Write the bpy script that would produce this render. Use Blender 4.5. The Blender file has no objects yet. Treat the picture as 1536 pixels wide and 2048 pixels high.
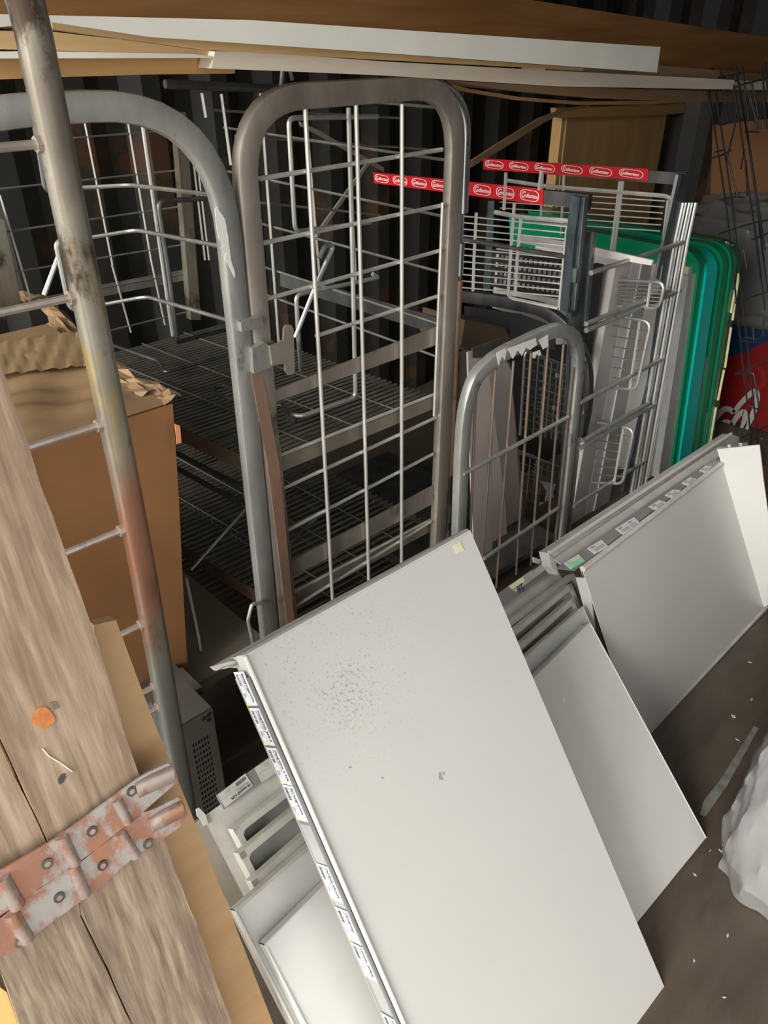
import bpy, bmesh, math, random
import numpy as np
from mathutils import Vector, Matrix

random.seed(7)
S = bpy.context.scene
COL = S.collection

# ------------------------------------------------------------------ camera
F_PX, CX, CY = 1560.0, 768.0, 1024.0
PITCH, AZ, EYE = math.radians(32.0), math.radians(46.9), 1.70
cp, sp = math.cos(PITCH), math.sin(PITCH)
FWD = np.array([math.cos(AZ) * cp, math.sin(AZ) * cp, -sp])
RIGHT = np.array([math.sin(AZ), -math.cos(AZ), 0.0])
UP = np.cross(RIGHT, FWD)
CAM = np.array([0.0, 0.0, EYE])
cam_data = bpy.data.cameras.new('camera')
cam_data.sensor_fit = 'VERTICAL'
cam_data.sensor_height = 24.0
cam_data.lens = 24.0 * F_PX / 2048.0
cam_data.clip_start = 0.02
cam = bpy.data.objects.new('camera', cam_data)
COL.objects.link(cam)
cam.matrix_world = Matrix(((RIGHT[0], UP[0], -FWD[0], CAM[0]), (RIGHT[1], UP[1], -FWD[1], CAM[1]),
                           (RIGHT[2], UP[2], -FWD[2], CAM[2]), (0, 0, 0, 1)))
S.camera = cam

# ------------------------------------------------------------------ light
W = bpy.data.worlds.new('overcast_sky')
S.world = W
W.use_nodes = True
bg = W.node_tree.nodes['Background']
bg.inputs['Color'].default_value = (1.0, 0.975, 0.935, 1)
bg.inputs['Strength'].default_value = 1.4
sun_data = bpy.data.lights.new('hazy_sun', 'SUN')
sun_data.energy = 2.6; sun_data.angle = math.radians(28); sun_data.color = (1.0, .97, .92)
sun = bpy.data.objects.new('hazy_sun', sun_data); COL.objects.link(sun)
sun.rotation_euler = Vector((.90, .15, -.36)).to_track_quat('-Z', 'Y').to_euler()
S.view_settings.view_transform = 'Standard'
S.view_settings.look = 'None'
S.view_settings.gamma = 1.0
S.view_settings.use_curve_mapping = False
S.view_settings.exposure = .68
S.cycles.max_bounces = 8
S.cycles.diffuse_bounces = 5
S.cycles.glossy_bounces = 4
S.cycles.transparent_max_bounces = 12

# ------------------------------------------------------------------ rays and planes
def ray(x, y):
    return FWD + RIGHT * (x - CX) / F_PX + UP * (CY - y) / F_PX

def P(x, y, pl):
    """world point where the sight line of a photo pixel meets a real plane of the place"""
    d = ray(x, y)
    if isinstance(pl[0], str): n, k = {'X': np.array([1., 0, 0]), 'Y': np.array([0, 1., 0]), 'Z': np.array([0, 0, 1.])}[pl[0]], pl[1]
    else:
        n = np.array(pl[1], float); k = float(np.dot(np.array(pl[0], float), n))
    t = (k - CAM @ n) / (d @ n)
    return CAM + d * t

def PP(pts, pl): return [P(x, y, pl) for x, y in pts]
def unit(v): v = np.array(v, float); return v / np.linalg.norm(v)
def pix(p):
    d = np.array(p) - CAM; z = d @ FWD
    return CX + F_PX * (d @ RIGHT) / z, CY - F_PX * (d @ UP) / z

# ------------------------------------------------------------------ mesh builder
class MB:
    def __init__(self): self.v, self.f, self.s = [], [], []
    def add(self, verts, faces, smooth=False):
        o = len(self.v)
        self.v += [tuple(float(c) for c in p) for p in verts]
        self.f += [tuple(i + o for i in f) for f in faces]
        self.s += [smooth] * len(faces)
        return self
    def box(self, a, b):
        (x0, y0, z0), (x1, y1, z1) = a, b
        v = [(x0, y0, z0), (x1, y0, z0), (x1, y1, z0), (x0, y1, z0), (x0, y0, z1), (x1, y0, z1), (x1, y1, z1), (x0, y1, z1)]
        return self.add(v, [(3, 2, 1, 0), (4, 5, 6, 7), (0, 1, 5, 4), (1, 2, 6, 5), (2, 3, 7, 6), (3, 0, 4, 7)])
    def prism(self, poly, off):
        n = len(poly); off = np.array(off, float)
        v = [np.array(p) for p in poly] + [np.array(p) + off for p in poly]
        f = [tuple(range(n)), tuple(range(2 * n - 1, n - 1, -1))]
        f += [(i, i + n, (i + 1) % n + n, (i + 1) % n) for i in range(n)]
        return self.add(v, f)
    def obox(self, c, ex, ey, ez):
        c, ex, ey, ez = [np.array(q, float) for q in (c, ex, ey, ez)]
        v = [c + sx * ex + sy * ey + sz * ez for sz in (-1, 1) for sx, sy in ((-1, -1), (1, -1), (1, 1), (-1, 1))]
        return self.add(v, [(3, 2, 1, 0), (4, 5, 6, 7), (0, 1, 5, 4), (1, 2, 6, 5), (2, 3, 7, 6), (3, 0, 4, 7)])
    def bar(self, a, b, wdir, w, t):
        """flat bar from a to b, w across wdir and t through"""
        a, b = np.array(a, float), np.array(b, float)
        d = unit(b - a); wd = np.array(wdir, float); wd = unit(wd - d * (wd @ d)); td = np.cross(d, wd)
        return self.obox((a + b) / 2, (b - a) / 2, wd * w / 2, td * t / 2)
    def sweep(self, pts, prof, nrm=None, closed=False, smooth=True):
        """profile (u,v) swept on a path with mitred corners; v runs along nrm"""
        pts = [np.array(p, float) for p in pts]; n = len(pts); m = len(prof); rings = []
        prev = None
        for i, p in enumerate(pts):
            a = pts[i - 1] if (i > 0 or closed) else None
            b = pts[(i + 1) % n] if (i < n - 1 or closed) else None
            d1 = unit(p - a) if a is not None else None
            d2 = unit(b - p) if b is not None else None
            if d1 is None: d1 = d2
            if d2 is None: d2 = d1
            t = d1 + d2
            t = unit(t) if np.linalg.norm(t) > 1e-6 else d1
            if nrm is not None: vv = np.array(nrm, float)
            elif prev is not None: vv = prev
            else: vv = np.array([0, 0, 1.]) if abs(t[2]) < .9 else np.array([1., 0, 0])
            vv = unit(vv - t * (vv @ t)); prev = vv
            uu = np.cross(vv, t)
            # mitre stretch
            c = max(0.35, math.sqrt(max(0.0, (1 + float(d1 @ d2)) / 2)))
            k = d2 - d1
            kl = np.linalg.norm(k)
            ring = []
            for (u, v) in prof:
                q = uu * u + vv * v
                if kl > 1e-5:
                    kd = k / kl; q = q + kd * (q @ kd) * (1 / c - 1)
                ring.append(p + q)
            rings.append(ring)
        v = [q for r in rings for q in r]; f = []
        for i in range(n if closed else n - 1):
            a, b = i * m, ((i + 1) % n) * m
            for j in range(m):
                f.append((a + j, a + (j + 1) % m, b + (j + 1) % m, b + j))
        self.add(v, f, smooth)
        if not closed:
            self.add(rings[0], [tuple(range(m - 1, -1, -1))]); self.add(rings[-1], [tuple(range(m))])
        return self
    def tube(self, pts, r, n=8, closed=False):
        return self.sweep(pts, [(r * math.cos(2 * math.pi * k / n), r * math.sin(2 * math.pi * k / n)) for k in range(n)], None, closed)
    def grid(self, fn, nu, nv, smooth=True):
        v = [fn(i / nu, j / nv) for j in range(nv + 1) for i in range(nu + 1)]
        f = [(j * (nu + 1) + i, j * (nu + 1) + i + 1, (j + 1) * (nu + 1) + i + 1, (j + 1) * (nu + 1) + i) for j in range(nv) for i in range(nu)]
        return self.add(v, f, smooth)

def rnd(pts, r, seg=5):
    """round the inner corners of a polyline"""
    pts = [np.array(p, float) for p in pts]; out = [pts[0]]
    for i in range(1, len(pts) - 1):
        a, p, b = pts[i - 1], pts[i], pts[i + 1]
        la, lb = np.linalg.norm(a - p), np.linalg.norm(b - p)
        q = min(r, la * .48, lb * .48)
        s, e = p + (a - p) / la * q, p + (b - p) / lb * q
        for k in range(seg + 1):
            t = k / seg
            out.append((1 - t) ** 2 * s + 2 * t * (1 - t) * p + t * t * e)
    return out + [pts[-1]]

def rrect(w, h, r, seg=2):
    out = []
    for cx, cy, a0 in ((w / 2 - r, h / 2 - r, 0), (-w / 2 + r, h / 2 - r, 90), (-w / 2 + r, -h / 2 + r, 180), (w / 2 - r, -h / 2 + r, 270)):
        for k in range(seg + 1):
            a = math.radians(a0 + 90 * k / seg); out.append((cx + r * math.cos(a), cy + r * math.sin(a)))
    return out

def smooth(px, n=4):
    px = [np.array(p, float) for p in px]; out = []
    for i in range(len(px) - 1):
        p0, p1_, p2_, p3 = px[max(i - 1, 0)], px[i], px[i + 1], px[min(i + 2, len(px) - 1)]
        for k in range(n):
            s = k / n; out.append(.5 * ((2 * p1_) + (-p0 + p2_) * s + (2 * p0 - 5 * p1_ + 4 * p2_ - p3) * s * s + (-p0 + 3 * p1_ - 3 * p2_ + p3) * s ** 3))
    return out + [px[-1]]

ORG = {}
def obj(name, mb, mat, parent=None, kind=None, label=None):
    org = np.zeros(3)
    if parent is not None: org = ORG[parent.name]
    elif mb.v:
        a = np.array(mb.v); org = np.array([a[:, 0].mean(), a[:, 1].mean(), a[:, 2].min()])
    me = bpy.data.meshes.new(name)
    me.from_pydata([tuple(np.array(p) - org) for p in mb.v], [], mb.f)
    me.polygons.foreach_set('use_smooth', mb.s)
    for m in (mat if isinstance(mat, (list, tuple)) else [mat]): me.materials.append(m)
    me.validate()
    bm = bmesh.new(); bm.from_mesh(me); bmesh.ops.recalc_face_normals(bm, faces=bm.faces); bm.to_mesh(me); bm.free()
    if any(mb.s): me.set_sharp_from_angle(angle=math.radians(42))
    me.update()
    o = bpy.data.objects.new(name, me); COL.objects.link(o)
    if parent is not None: o.parent = parent
    else: o.location = org
    ORG[o.name] = org
    if kind: o['kind'] = kind
    if label: o['label'] = label
    return o

def tag(o, label, cat, group=None):
    o['label'] = label; o['category'] = cat
    if group: o['group'] = group
    return o

def thing(name, loc, label, cat, group=None):
    o = bpy.data.objects.new(name, None); COL.objects.link(o); o.location = tuple(float(c) for c in loc)
    o.empty_display_size = .05
    ORG[o.name] = np.array(loc, float)
    return tag(o, label, cat, group)

def tb(name, pts, r, mat, parent, n=7): return obj(name, MB().tube(pts, r, n), mat, parent)

# ------------------------------------------------------------------ materials
def new_mat(name):
    m = bpy.data.materials.new(name); m.use_nodes = True
    nt = m.node_tree; return m, nt, nt.nodes['Principled BSDF']

def ramp(nt, fac, stops):
    r = nt.nodes.new('ShaderNodeValToRGB'); e = r.color_ramp.elements
    while len(e) < len(stops): e.new(0.5)
    for k, (p, c) in zip(e, stops): k.position = p; k.color = (*c, 1)
    nt.links.new(fac, r.inputs['Fac']); return r.outputs['Color']

def coords(nt, scale=(1, 1, 1), rot=(0, 0, 0), loc=(0, 0, 0)):
    g = nt.nodes.new('ShaderNodeNewGeometry'); mp = nt.nodes.new('ShaderNodeMapping')
    mp.inputs['Scale'].default_value = scale; mp.inputs['Rotation'].default_value = rot; mp.inputs['Location'].default_value = loc
    nt.links.new(g.outputs['Position'], mp.inputs['Vector']); return mp.outputs['Vector']

def noise(nt, vec, scale, detail=4, rough=.55, dist=0):
    n = nt.nodes.new('ShaderNodeTexNoise'); n.inputs['Scale'].default_value = scale
    n.inputs['Detail'].default_value = detail; n.inputs['Roughness'].default_value = rough; n.inputs['Distortion'].default_value = dist
    nt.links.new(vec, n.inputs['Vector']); return n.outputs['Fac']

def mix(nt, fac, a, b):
    m = nt.nodes.new('ShaderNodeMix'); m.data_type = 'RGBA'
    for s, v in ((m.inputs[0], fac), (m.inputs[6], a), (m.inputs[7], b)):
        if isinstance(v, tuple): s.default_value = (*v, 1)
        elif isinstance(v, float): s.default_value = v
        else: nt.links.new(v, s)
    return m.outputs[2]

def bump(nt, bs, h, strength=.3, dist=.002):
    b = nt.nodes.new('ShaderNodeBump'); b.inputs['Strength'].default_value = strength; b.inputs['Distance'].default_value = dist
    nt.links.new(h, b.inputs['Height']); nt.links.new(b.outputs['Normal'], bs.inputs['Normal'])

def plain(name, c, rough=.5, metal=0.0, var=.12, scale=14, bmp=0.0, spec=None):
    m, nt, bs = new_mat(name)
    v = coords(nt); n = noise(nt, v, scale)
    lo = tuple(max(0, k * (1 - var)) for k in c); hi = tuple(min(1, k * (1 + var)) for k in c)
    nt.links.new(ramp(nt, n, [(.3, lo), (.7, hi)]), bs.inputs['Base Color'])
    bs.inputs['Roughness'].default_value = rough; bs.inputs['Metallic'].default_value = metal
    if bmp: bump(nt, bs, noise(nt, v, scale * 4), bmp)
    return m

def metal(name, light, dark, rough=.38, met=.85, scale=9, spots=None, spot_at=.62, bmp=.08):
    m, nt, bs = new_mat(name)
    v = coords(nt, (1, 1, .35)); n = noise(nt, v, scale, 6, .62)
    c = ramp(nt, n, [(.32, dark), (.5, tuple((a + b) / 2 for a, b in zip(light, dark))), (.66, light)])
    if spots:
        n2 = noise(nt, coords(nt, (1, 1, .6), (0, 0, 0), (3, 1, 7)), scale * 1.3, 6, .7)
        f = ramp(nt, n2, [(spot_at - .05, (0, 0, 0)), (spot_at + .05, (1, 1, 1))])
        c = mix(nt, f, c, spots)
    nt.links.new(c, bs.inputs['Base Color'])
    bs.inputs['Metallic'].default_value = met
    nr = noise(nt, v, 25, 4)
    mr = nt.nodes.new('ShaderNodeMapRange'); mr.inputs[3].default_value = rough - .1; mr.inputs[4].default_value = rough + .18
    nt.links.new(nr, mr.inputs[0]); nt.links.new(mr.outputs[0], bs.inputs['Roughness'])
    bump(nt, bs, noise(nt, v, 60, 3), bmp, .001)
    return m

def wood(name, dark, light, scale=(1.2, 16, 16), rot=(0, 0, 0), rough=.6, streak=2.2, blot=None, bmp=.15, knots=None, lim=(.25, .75)):
    m, nt, bs = new_mat(name)
    v = coords(nt, scale, rot); n = noise(nt, v, streak, 6, .62, .25)
    c = ramp(nt, n, [(lim[0], dark), (.5, tuple((a + b) / 2 for a, b in zip(dark, light))), (lim[1], light)])
    if blot:
        n2 = noise(nt, coords(nt, tuple(max(1., s * .22) for s in scale), rot), 4, 5, .65)
        c = mix(nt, ramp(nt, n2, [(.47, (0, 0, 0)), (.64, (.85, .85, .85))]), c, blot)
    if knots:
        vo = nt.nodes.new('ShaderNodeTexVoronoi'); vo.inputs['Scale'].default_value = knots[0]
        nt.links.new(coords(nt, (.8, 1.3, 1.3)), vo.inputs['Vector'])
        c = mix(nt, ramp(nt, vo.outputs['Distance'], [(.03, (1, 1, 1)), (.1, (0, 0, 0))]), c, knots[1])
    nt.links.new(c, bs.inputs['Base Color']); bs.inputs['Roughness'].default_value = rough
    bump(nt, bs, n, bmp, .003)
    return m

M = {}
M['zinc'] = metal('zinc', (.54, .54, .50), (.31, .315, .295), .36, .55, 9, (.12, .115, .105), .655)
M['zinc_warm'] = metal('zinc_warm', (.50, .44, .38), (.30, .26, .22), .38, .55, 7, (.15, .12, .095), .64)
M['zinc_dark'] = metal('zinc_dark', (.22, .22, .21), (.09, .09, .09), .4, .8, 8)
M['zinc_bright'] = metal('zinc_bright', (.62, .64, .64), (.30, .33, .35), .27, .9, 14)
M['blued'] = metal('blued', (.26, .31, .34), (.10, .13, .15), .3, .85, 22, (.42, .45, .46), .66)
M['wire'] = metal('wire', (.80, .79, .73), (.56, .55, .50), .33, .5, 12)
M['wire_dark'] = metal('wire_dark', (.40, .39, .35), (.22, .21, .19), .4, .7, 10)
M['wire_copper_sheen'] = metal('wire_copper_sheen', (.62, .45, .34), (.42, .33, .27), .33, .8, 10)  # orange reflection painted into the door bars; rivet centres share the tone
M['wire_black'] = metal('wire_black', (.028, .028, .03), (.012, .012, .012), .4, .4, 10)
M['rusty'] = metal('rusty', (.40, .375, .31), (.19, .155, .115), .34, .6, 8, (.085, .06, .04), .58)
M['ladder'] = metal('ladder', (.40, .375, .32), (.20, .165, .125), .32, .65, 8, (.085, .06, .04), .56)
M['zinc_orange_sheen'] = metal('zinc_orange_sheen', (.60, .36, .25), (.36, .25, .19), .34, .6, 9, (.12, .08, .05), .64)  # orange reflection painted into the zinc of latch strip and hinge barrel
M['copper_worn'] = metal('copper_worn', (.40, .19, .12), (.30, .16, .12), .42, .35, 14, (.40, .38, .36), .53, .25)
M['copper_rib'] = metal('copper_rib', (.40, .36, .34), (.30, .23, .19), .38, .45, 16, (.33, .17, .11), .56, .2)
M['slat'] = metal('slat', (.29, .28, .235), (.165, .16, .135), .42, .75, 10)
M['taupe'] = plain('taupe', (.30, .26, .21), .45, .35, .14, 7)
M['white'] = plain('white', (.535, .52, .495), .38, 0, .035, 3)
M['white_b'] = plain('white_b', (.56, .55, .525), .4, 0, .04, 5)
M['white_dirty'] = plain('white_dirty', (.47, .455, .415), .45, 0, .16, 18)
M['white_cool'] = plain('white_cool', (.51, .515, .485), .4, 0, .05, 6)
M['white_bright'] = plain('white_bright', (.82, .81, .76), .45, 0, .04, 5)
M['paper'] = plain('paper', (.70, .715, .76), .6, 0, .02, 8)
M['paper_torn'] = plain('paper_torn', (.82, .80, .76), .8, 0, .08, 30)
M['ink'] = plain('ink', (.05, .05, .06), .6, 0, 0)
M['ink_grey'] = plain('ink_grey', (.28, .28, .31), .6, 0, 0)
M['yellow'] = plain('yellow', (.85, .80, .25), .6)
M['label_yellow'] = plain('label_yellow', (.80, .78, .45), .6)
M['green_print'] = plain('green_print', (.25, .62, .35), .6)
M['strip'] = plain('strip', (.20, .20, .20), .3, 0, .1, 10)
M['strip_clear'] = plain('strip_clear', (.36, .365, .35), .22, 0, .1, 10)
M['card'] = plain('card', (.27, .125, .045), .75, 0, .13, 5, .15)
M['card_top'] = plain('card_top', (.27, .17, .085), .7, 0, .15, 7, .25)
M['card_dark'] = plain('card_dark', (.13, .085, .05), .8, 0, .2, 6)
M['tape'] = plain('tape', (.33, .225, .115), .25, 0, .1, 9, .3)
M['beam'] = wood('beam', (.17, .075, .022), (.33, .165, .058), (1, 14, 14), (0, 0, 0), .5, 2, None, .1, (2.3, (.10, .04, .015)))
M['pine'] = wood('pine', (.50, .31, .13), (.66, .46, .23), (1, 14, 14), (0, 0, 0), .55)
M['pine_pale'] = wood('pine_pale', (.66, .56, .44), (.82, .74, .62), (1, 12, 12), (0, 0, 0), .6, 2, None, .1, (3, (.40, .28, .16)))
M['pine_orange'] = wood('pine_orange', (.46, .25, .085), (.60, .36, .14), (1, 14, 14), (0, 0, 0), .5)
M['pine_up'] = wood('pine_up', (.50, .28, .11), (.68, .43, .19), (10, 10, 1), (0, 0, 0), .55, 1.6, None, .08, (3.2, (.13, .06, .025)))
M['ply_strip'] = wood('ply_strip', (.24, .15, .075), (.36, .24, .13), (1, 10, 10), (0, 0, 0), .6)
M['paint'] = plain('paint', (.84, .83, .75), .5, 0, .05, 8)
LEAN = math.atan(.25)
M['weathered'] = wood('weathered', (.19, .125, .08), (.42, .315, .22), (40, 2, 2.4), (0, 0, 0), .85, 1.5, (.20, .135, .09), .25, None, (.34, .66))
M['weathered_low'] = wood('weathered_low', (.15, .105, .072), (.40, .31, .22), (52, 3.5, 4), (0, 0, 0), .85, 1.7, (.17, .12, .085), .45, None, (.33, .67))
M['birch'] = wood('birch', (.38, .23, .105), (.48, .305, .15), (6, 9, 22), (0, .55, 0), .5, 1.0, None, .05)
M['pine_yellow'] = plain('pine_yellow', (.66, .44, .16), .6, 0, .1, 6)
M['plywood_floor'] = wood('plywood_floor', (.062, .044, .032), (.105, .080, .06), (1.2, 9, 1), (0, 0, .35), .5, 2.5, (.105, .08, .06), .12)
M['green'] = plain('green', (.005, .29, .13), .25, 0, .06, 6)
M['green_d'] = plain('green_d', (.01, .16, .075), .3, 0, .06, 6)
M['teal'] = plain('teal', (.006, .60, .53), .3, 0, .03, 4)
M['alu'] = metal('alu', (.82, .82, .81), (.62, .62, .61), .4, .2, 20)
M['cream'] = plain('cream', (.70, .66, .46), .6)
M['gap_grey'] = plain('gap_grey', (.30, .27, .245), .5)
M['red'] = plain('red', (.62, .012, .018), .35, 0, .05, 6)
M['sign_red'] = plain('sign_red', (.15, .007, .008), .3, 0, .08, 5)
M['sign_red2'] = plain('sign_red2', (.18, .015, .015), .3, 0, .05, 5)
M['sign_blue'] = plain('sign_blue', (.008, .025, .075), .3, 0, .05, 5)
M['sign_white'] = plain('sign_white', (.33, .33, .32), .4, 0, .05, 5)
M['white_ink'] = plain('white_ink', (.85, .80, .78), .5, 0, 0)
M['bracket'] = plain('bracket', (.15, .145, .125), .4, .4, .12, 6)
M['leaf_grey'] = plain('leaf_grey', (.42, .37, .34), .45, 0, .08, 5)
M['leaf_light'] = plain('leaf_light', (.68, .63, .60), .4, 0, .06, 8)
M['pale_board2'] = plain('pale_board2', (.80, .77, .75), .4)
M['leaf_brown'] = plain('leaf_brown', (.30, .25, .22), .5, 0, .1, 6)
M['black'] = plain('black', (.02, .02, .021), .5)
M['chip'] = plain('chip', (.52, .44, .36), .8)

# corrugated container steel with rust stains
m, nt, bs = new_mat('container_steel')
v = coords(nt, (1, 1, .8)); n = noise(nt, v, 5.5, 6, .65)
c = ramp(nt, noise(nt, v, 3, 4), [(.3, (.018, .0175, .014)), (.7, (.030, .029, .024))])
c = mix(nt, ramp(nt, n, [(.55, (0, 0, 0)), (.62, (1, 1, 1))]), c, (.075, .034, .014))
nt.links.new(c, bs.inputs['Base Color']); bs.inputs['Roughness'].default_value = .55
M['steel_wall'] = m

def film(name, tint, alpha):
    m, nt, bs = new_mat(name)
    v = coords(nt)
    bs.inputs['Base Color'].default_value = (*tint, 1); bs.inputs['Roughness'].default_value = .16
    bs.inputs['Alpha'].default_value = alpha
    bump(nt, bs, noise(nt, v, 16, 3, .5, 1.5), .35, .006)
    bs.inputs['Specular IOR Level'].default_value = .8
    return m
M['film'] = film('film', (.40, .39, .385), .45)
M['film_dark'] = film('film_dark', (.22, .21, .20), .62)

# spotted white enamel of the big leaning shelf
m, nt, bs = new_mat('white_spotted')
v = coords(nt); base = ramp(nt, noise(nt, v, 3), [(.3, (.515, .502, .478)), (.7, (.545, .53, .505))])
g = nt.nodes.new('ShaderNodeNewGeometry')
def near(center, rad):
    d = nt.nodes.new('ShaderNodeVectorMath'); d.operation = 'DISTANCE'
    d.inputs[1].default_value = tuple(center); nt.links.new(g.outputs['Position'], d.inputs[0])
    return ramp(nt, d.outputs['Value'], [(rad * .3, (1, 1, 1)), (rad, (0, 0, 0))])
M['white_spotted'], SPOT = m, (nt, bs, v, base, near)

# ------------------------------------------------------------------ text
def text_mb(s, size, origin, ex, ey, shear=0.0, bold=0.0, max_w=None):
    cu = bpy.data.curves.new('t', 'FONT'); cu.body = s; cu.size = size; cu.shear = shear; cu.offset = bold; cu.resolution_u = 2
    o = bpy.data.objects.new('t', cu); COL.objects.link(o)
    dg = bpy.context.evaluated_depsgraph_get(); dg.update()
    me = bpy.data.meshes.new_from_object(o.evaluated_get(dg))
    mb = MB(); origin, ex, ey = np.array(origin), np.array(ex), np.array(ey)
    xs = [q.co.x for q in me.vertices] or [0]
    k = 1.0 if not max_w or max(xs) <= max_w else max_w / max(xs)
    mb.add([origin + ex * q.co.x * k + ey * q.co.y for q in me.vertices], [tuple(p.vertices) for p in me.polygons])
    bpy.data.objects.remove(o); bpy.data.curves.remove(cu); bpy.data.meshes.remove(me)
    return mb

def join(a, b): a.add(b.v, b.f); return a

def rect_mb(o, ex, ey, x0, y0, x1, y1, mb=None):
    mb = mb or MB(); o, ex, ey = np.array(o), np.array(ex), np.array(ey)
    return mb.add([o + ex * x + ey * y for x, y in ((x0, y0), (x1, y0), (x1, y1), (x0, y1))], [(0, 1, 2, 3)])

def price_label(parent, o, ex, ey, nz, w, h, title, sub, yellow=True, paper='paper'):
    """a printed shelf-edge card: w along ex, h along ey, o its lower left corner"""
    o, ex, ey, nz = [np.array(q, float) for q in (o, ex, ey, nz)]
    lab = obj('price_label', MB().prism([o + nz * .0012, o + ex * w + nz * .0012, o + ex * w + ey * h + nz * .0012, o + ey * h + nz * .0012], -nz * .001), M[paper], parent)
    p = o + nz * .0017; ink = MB()
    if title: join(ink, text_mb(title, h * .25, p + ex * w * .05 + ey * h * .72, ex, ey, 0, .0002, w * .85))
    if sub: join(ink, text_mb(sub, h * .16, p + ex * w * .05 + ey * h * .54, ex, ey, 0, 0, w * .6))
    x = w * .07; r = random.Random(sum(map(ord, title)))
    while x < w * .42:
        bw = w * r.choice((.007, .012, .018)); rect_mb(p, ex, ey, x, h * .12, x + bw, h * .36, ink); x += bw + w * r.choice((.008, .013))
    obj('label_print', ink, M['ink'], lab)
    g = MB(); rect_mb(p, ex, ey, w * .2, h * .455, w * .97, h * .47, g)
    for k in range(3): rect_mb(p, ex, ey, w * .62, h * (.12 + .09 * k), w * (.80 - .04 * k), h * (.15 + .09 * k), g)
    rect_mb(p, ex, ey, w * .5, h * .2, w * .53, h * .26, g)
    obj('label_print', g, M['ink_grey'], lab)
    if yellow:
        obj('label_corner', rect_mb(p, ex, ey, w * .93, 0, w, h * .3), M['yellow'], lab)
    return lab

# ================================================================== the container
YW, XE, ZC, END_X, FRONT_X = 2.85, 4.5, 2.45, -.6, 1.1
def struct(name, mb, mat, label=None):
    o = obj(name, mb, mat); o['kind'] = 'structure'
    if label: o['label'] = label
    return o
struct('ground', MB().box((-9, -9, -.36), (9, 9, -.26)), plain('yard_gravel', (.30, .285, .265), .9, 0, .2, 6))
struct('floor', MB().box((END_X, -.75, -.06), (XE, YW, 0)), M['plywood_floor'], 'dark brown scuffed plywood floor of the container')
def corrugated(a, b, inward, z0, z1, pitch=.278, depth=.036):
    """trapezoid steel sheet from a to b"""
    a, b, q = np.array(a, float), np.array(b, float), np.array(inward, float)
    L = np.linalg.norm(b - a); d = (b - a) / L; prof = []; s = 0.0
    while s < L:
        for ds, k in ((0, 0), (.07, 0), (.139, 1), (.209, 1)): prof.append((s + ds, k))
        s += pitch
    lo = [a + d * t + q * depth * k for t, k in prof]
    v = []; f = []
    for p in lo: v += [(p[0], p[1], z0), (p[0], p[1], z1)]
    for i in range(len(lo) - 1): f.append((2 * i, 2 * i + 2, 2 * i + 3, 2 * i + 1))
    return MB().add(v, f)
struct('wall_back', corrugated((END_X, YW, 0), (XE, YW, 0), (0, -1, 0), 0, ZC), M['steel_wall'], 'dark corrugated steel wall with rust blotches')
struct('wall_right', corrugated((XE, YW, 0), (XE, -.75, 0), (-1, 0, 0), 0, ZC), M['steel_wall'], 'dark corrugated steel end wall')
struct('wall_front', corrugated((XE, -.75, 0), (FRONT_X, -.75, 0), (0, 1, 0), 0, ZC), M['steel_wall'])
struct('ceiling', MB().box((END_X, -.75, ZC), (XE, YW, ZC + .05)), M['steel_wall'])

# ================================================================== timber lying across the cage tops
def plank(name, px, plane, depth, mat, label, cat, group=None):
    return tag(obj(name, MB().prism(PP(px, plane), (0, depth, 0)), mat), label, cat, group)
plank('timber_beam', [(-60, -170), (1050, -2), (1536, 75), (1640, 92), (1640, 160), (1536, 150), (760, 85), (-60, 52)], ('Y', 1.5), .14, M['beam'],
      'thick brown laminated timber beam, the topmost and largest of the stored lumber', 'beam')
plank('painted_plank', [(-60, 27), (120, 31), (500, 40), (1321, 94), (1314, 145), (768, 106), (300, 74), (103, 44), (-60, 60)], ('Y', 1.3), .018, M['paint'],
      'long off-white painted plank with a square cut end, in front of the brown beam', 'plank')
plank('thin_batten', [(103, 43), (300, 74), (768, 107), (1170, 136), (1165, 141), (768, 120), (400, 99), (105, 58)], ('Y', 1.33), .03, M['pine'],
      'thin tan batten running along the lower edge of the painted plank', 'batten')
plank('tan_board', [(-60, 60), (110, 64), (400, 97), (428, 101), (424, 112), (330, 107), (-60, 97)], ('Y', 1.42), .05, M['pine'],
      'tan board end-on above the white strip at the arch cage corner', 'board')
plank('white_strip', [(-60, 104), (60, 103), (115, 103), (385, 108), (424, 112), (424, 116), (-60, 117)], ('Y', 1.40), .06, M['paint'],
      'thin white painted strip squeezed between tan board and orange stud', 'board')
plank('orange_stud', [(-60, 118), (150, 115), (426, 114), (470, 114), (470, 147), (300, 149), (130, 154), (-60, 161)], ('Y', 1.45), .07, M['pine_orange'],
      'orange-brown planed stud resting on the arched cage top', 'stud')
plank('pale_board', [(423, 137), (430, 103), (515, 104), (768, 123), (1100, 141), (1413, 157), (1640, 168), (1640, 186), (1536, 180), (1118, 173), (768, 151), (560, 142)], ('Y', 1.40), .045, M['pine_pale'],
      'pale rough-sawn board with a splintered cut end above the tall cage door', 'board')
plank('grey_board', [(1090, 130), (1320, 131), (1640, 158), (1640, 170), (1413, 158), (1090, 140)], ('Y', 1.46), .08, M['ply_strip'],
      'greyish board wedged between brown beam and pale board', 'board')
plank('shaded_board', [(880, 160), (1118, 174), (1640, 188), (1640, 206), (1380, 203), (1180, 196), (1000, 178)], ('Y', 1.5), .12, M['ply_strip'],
      'dull board lying under the pale board, mostly in shade', 'board')

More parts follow.
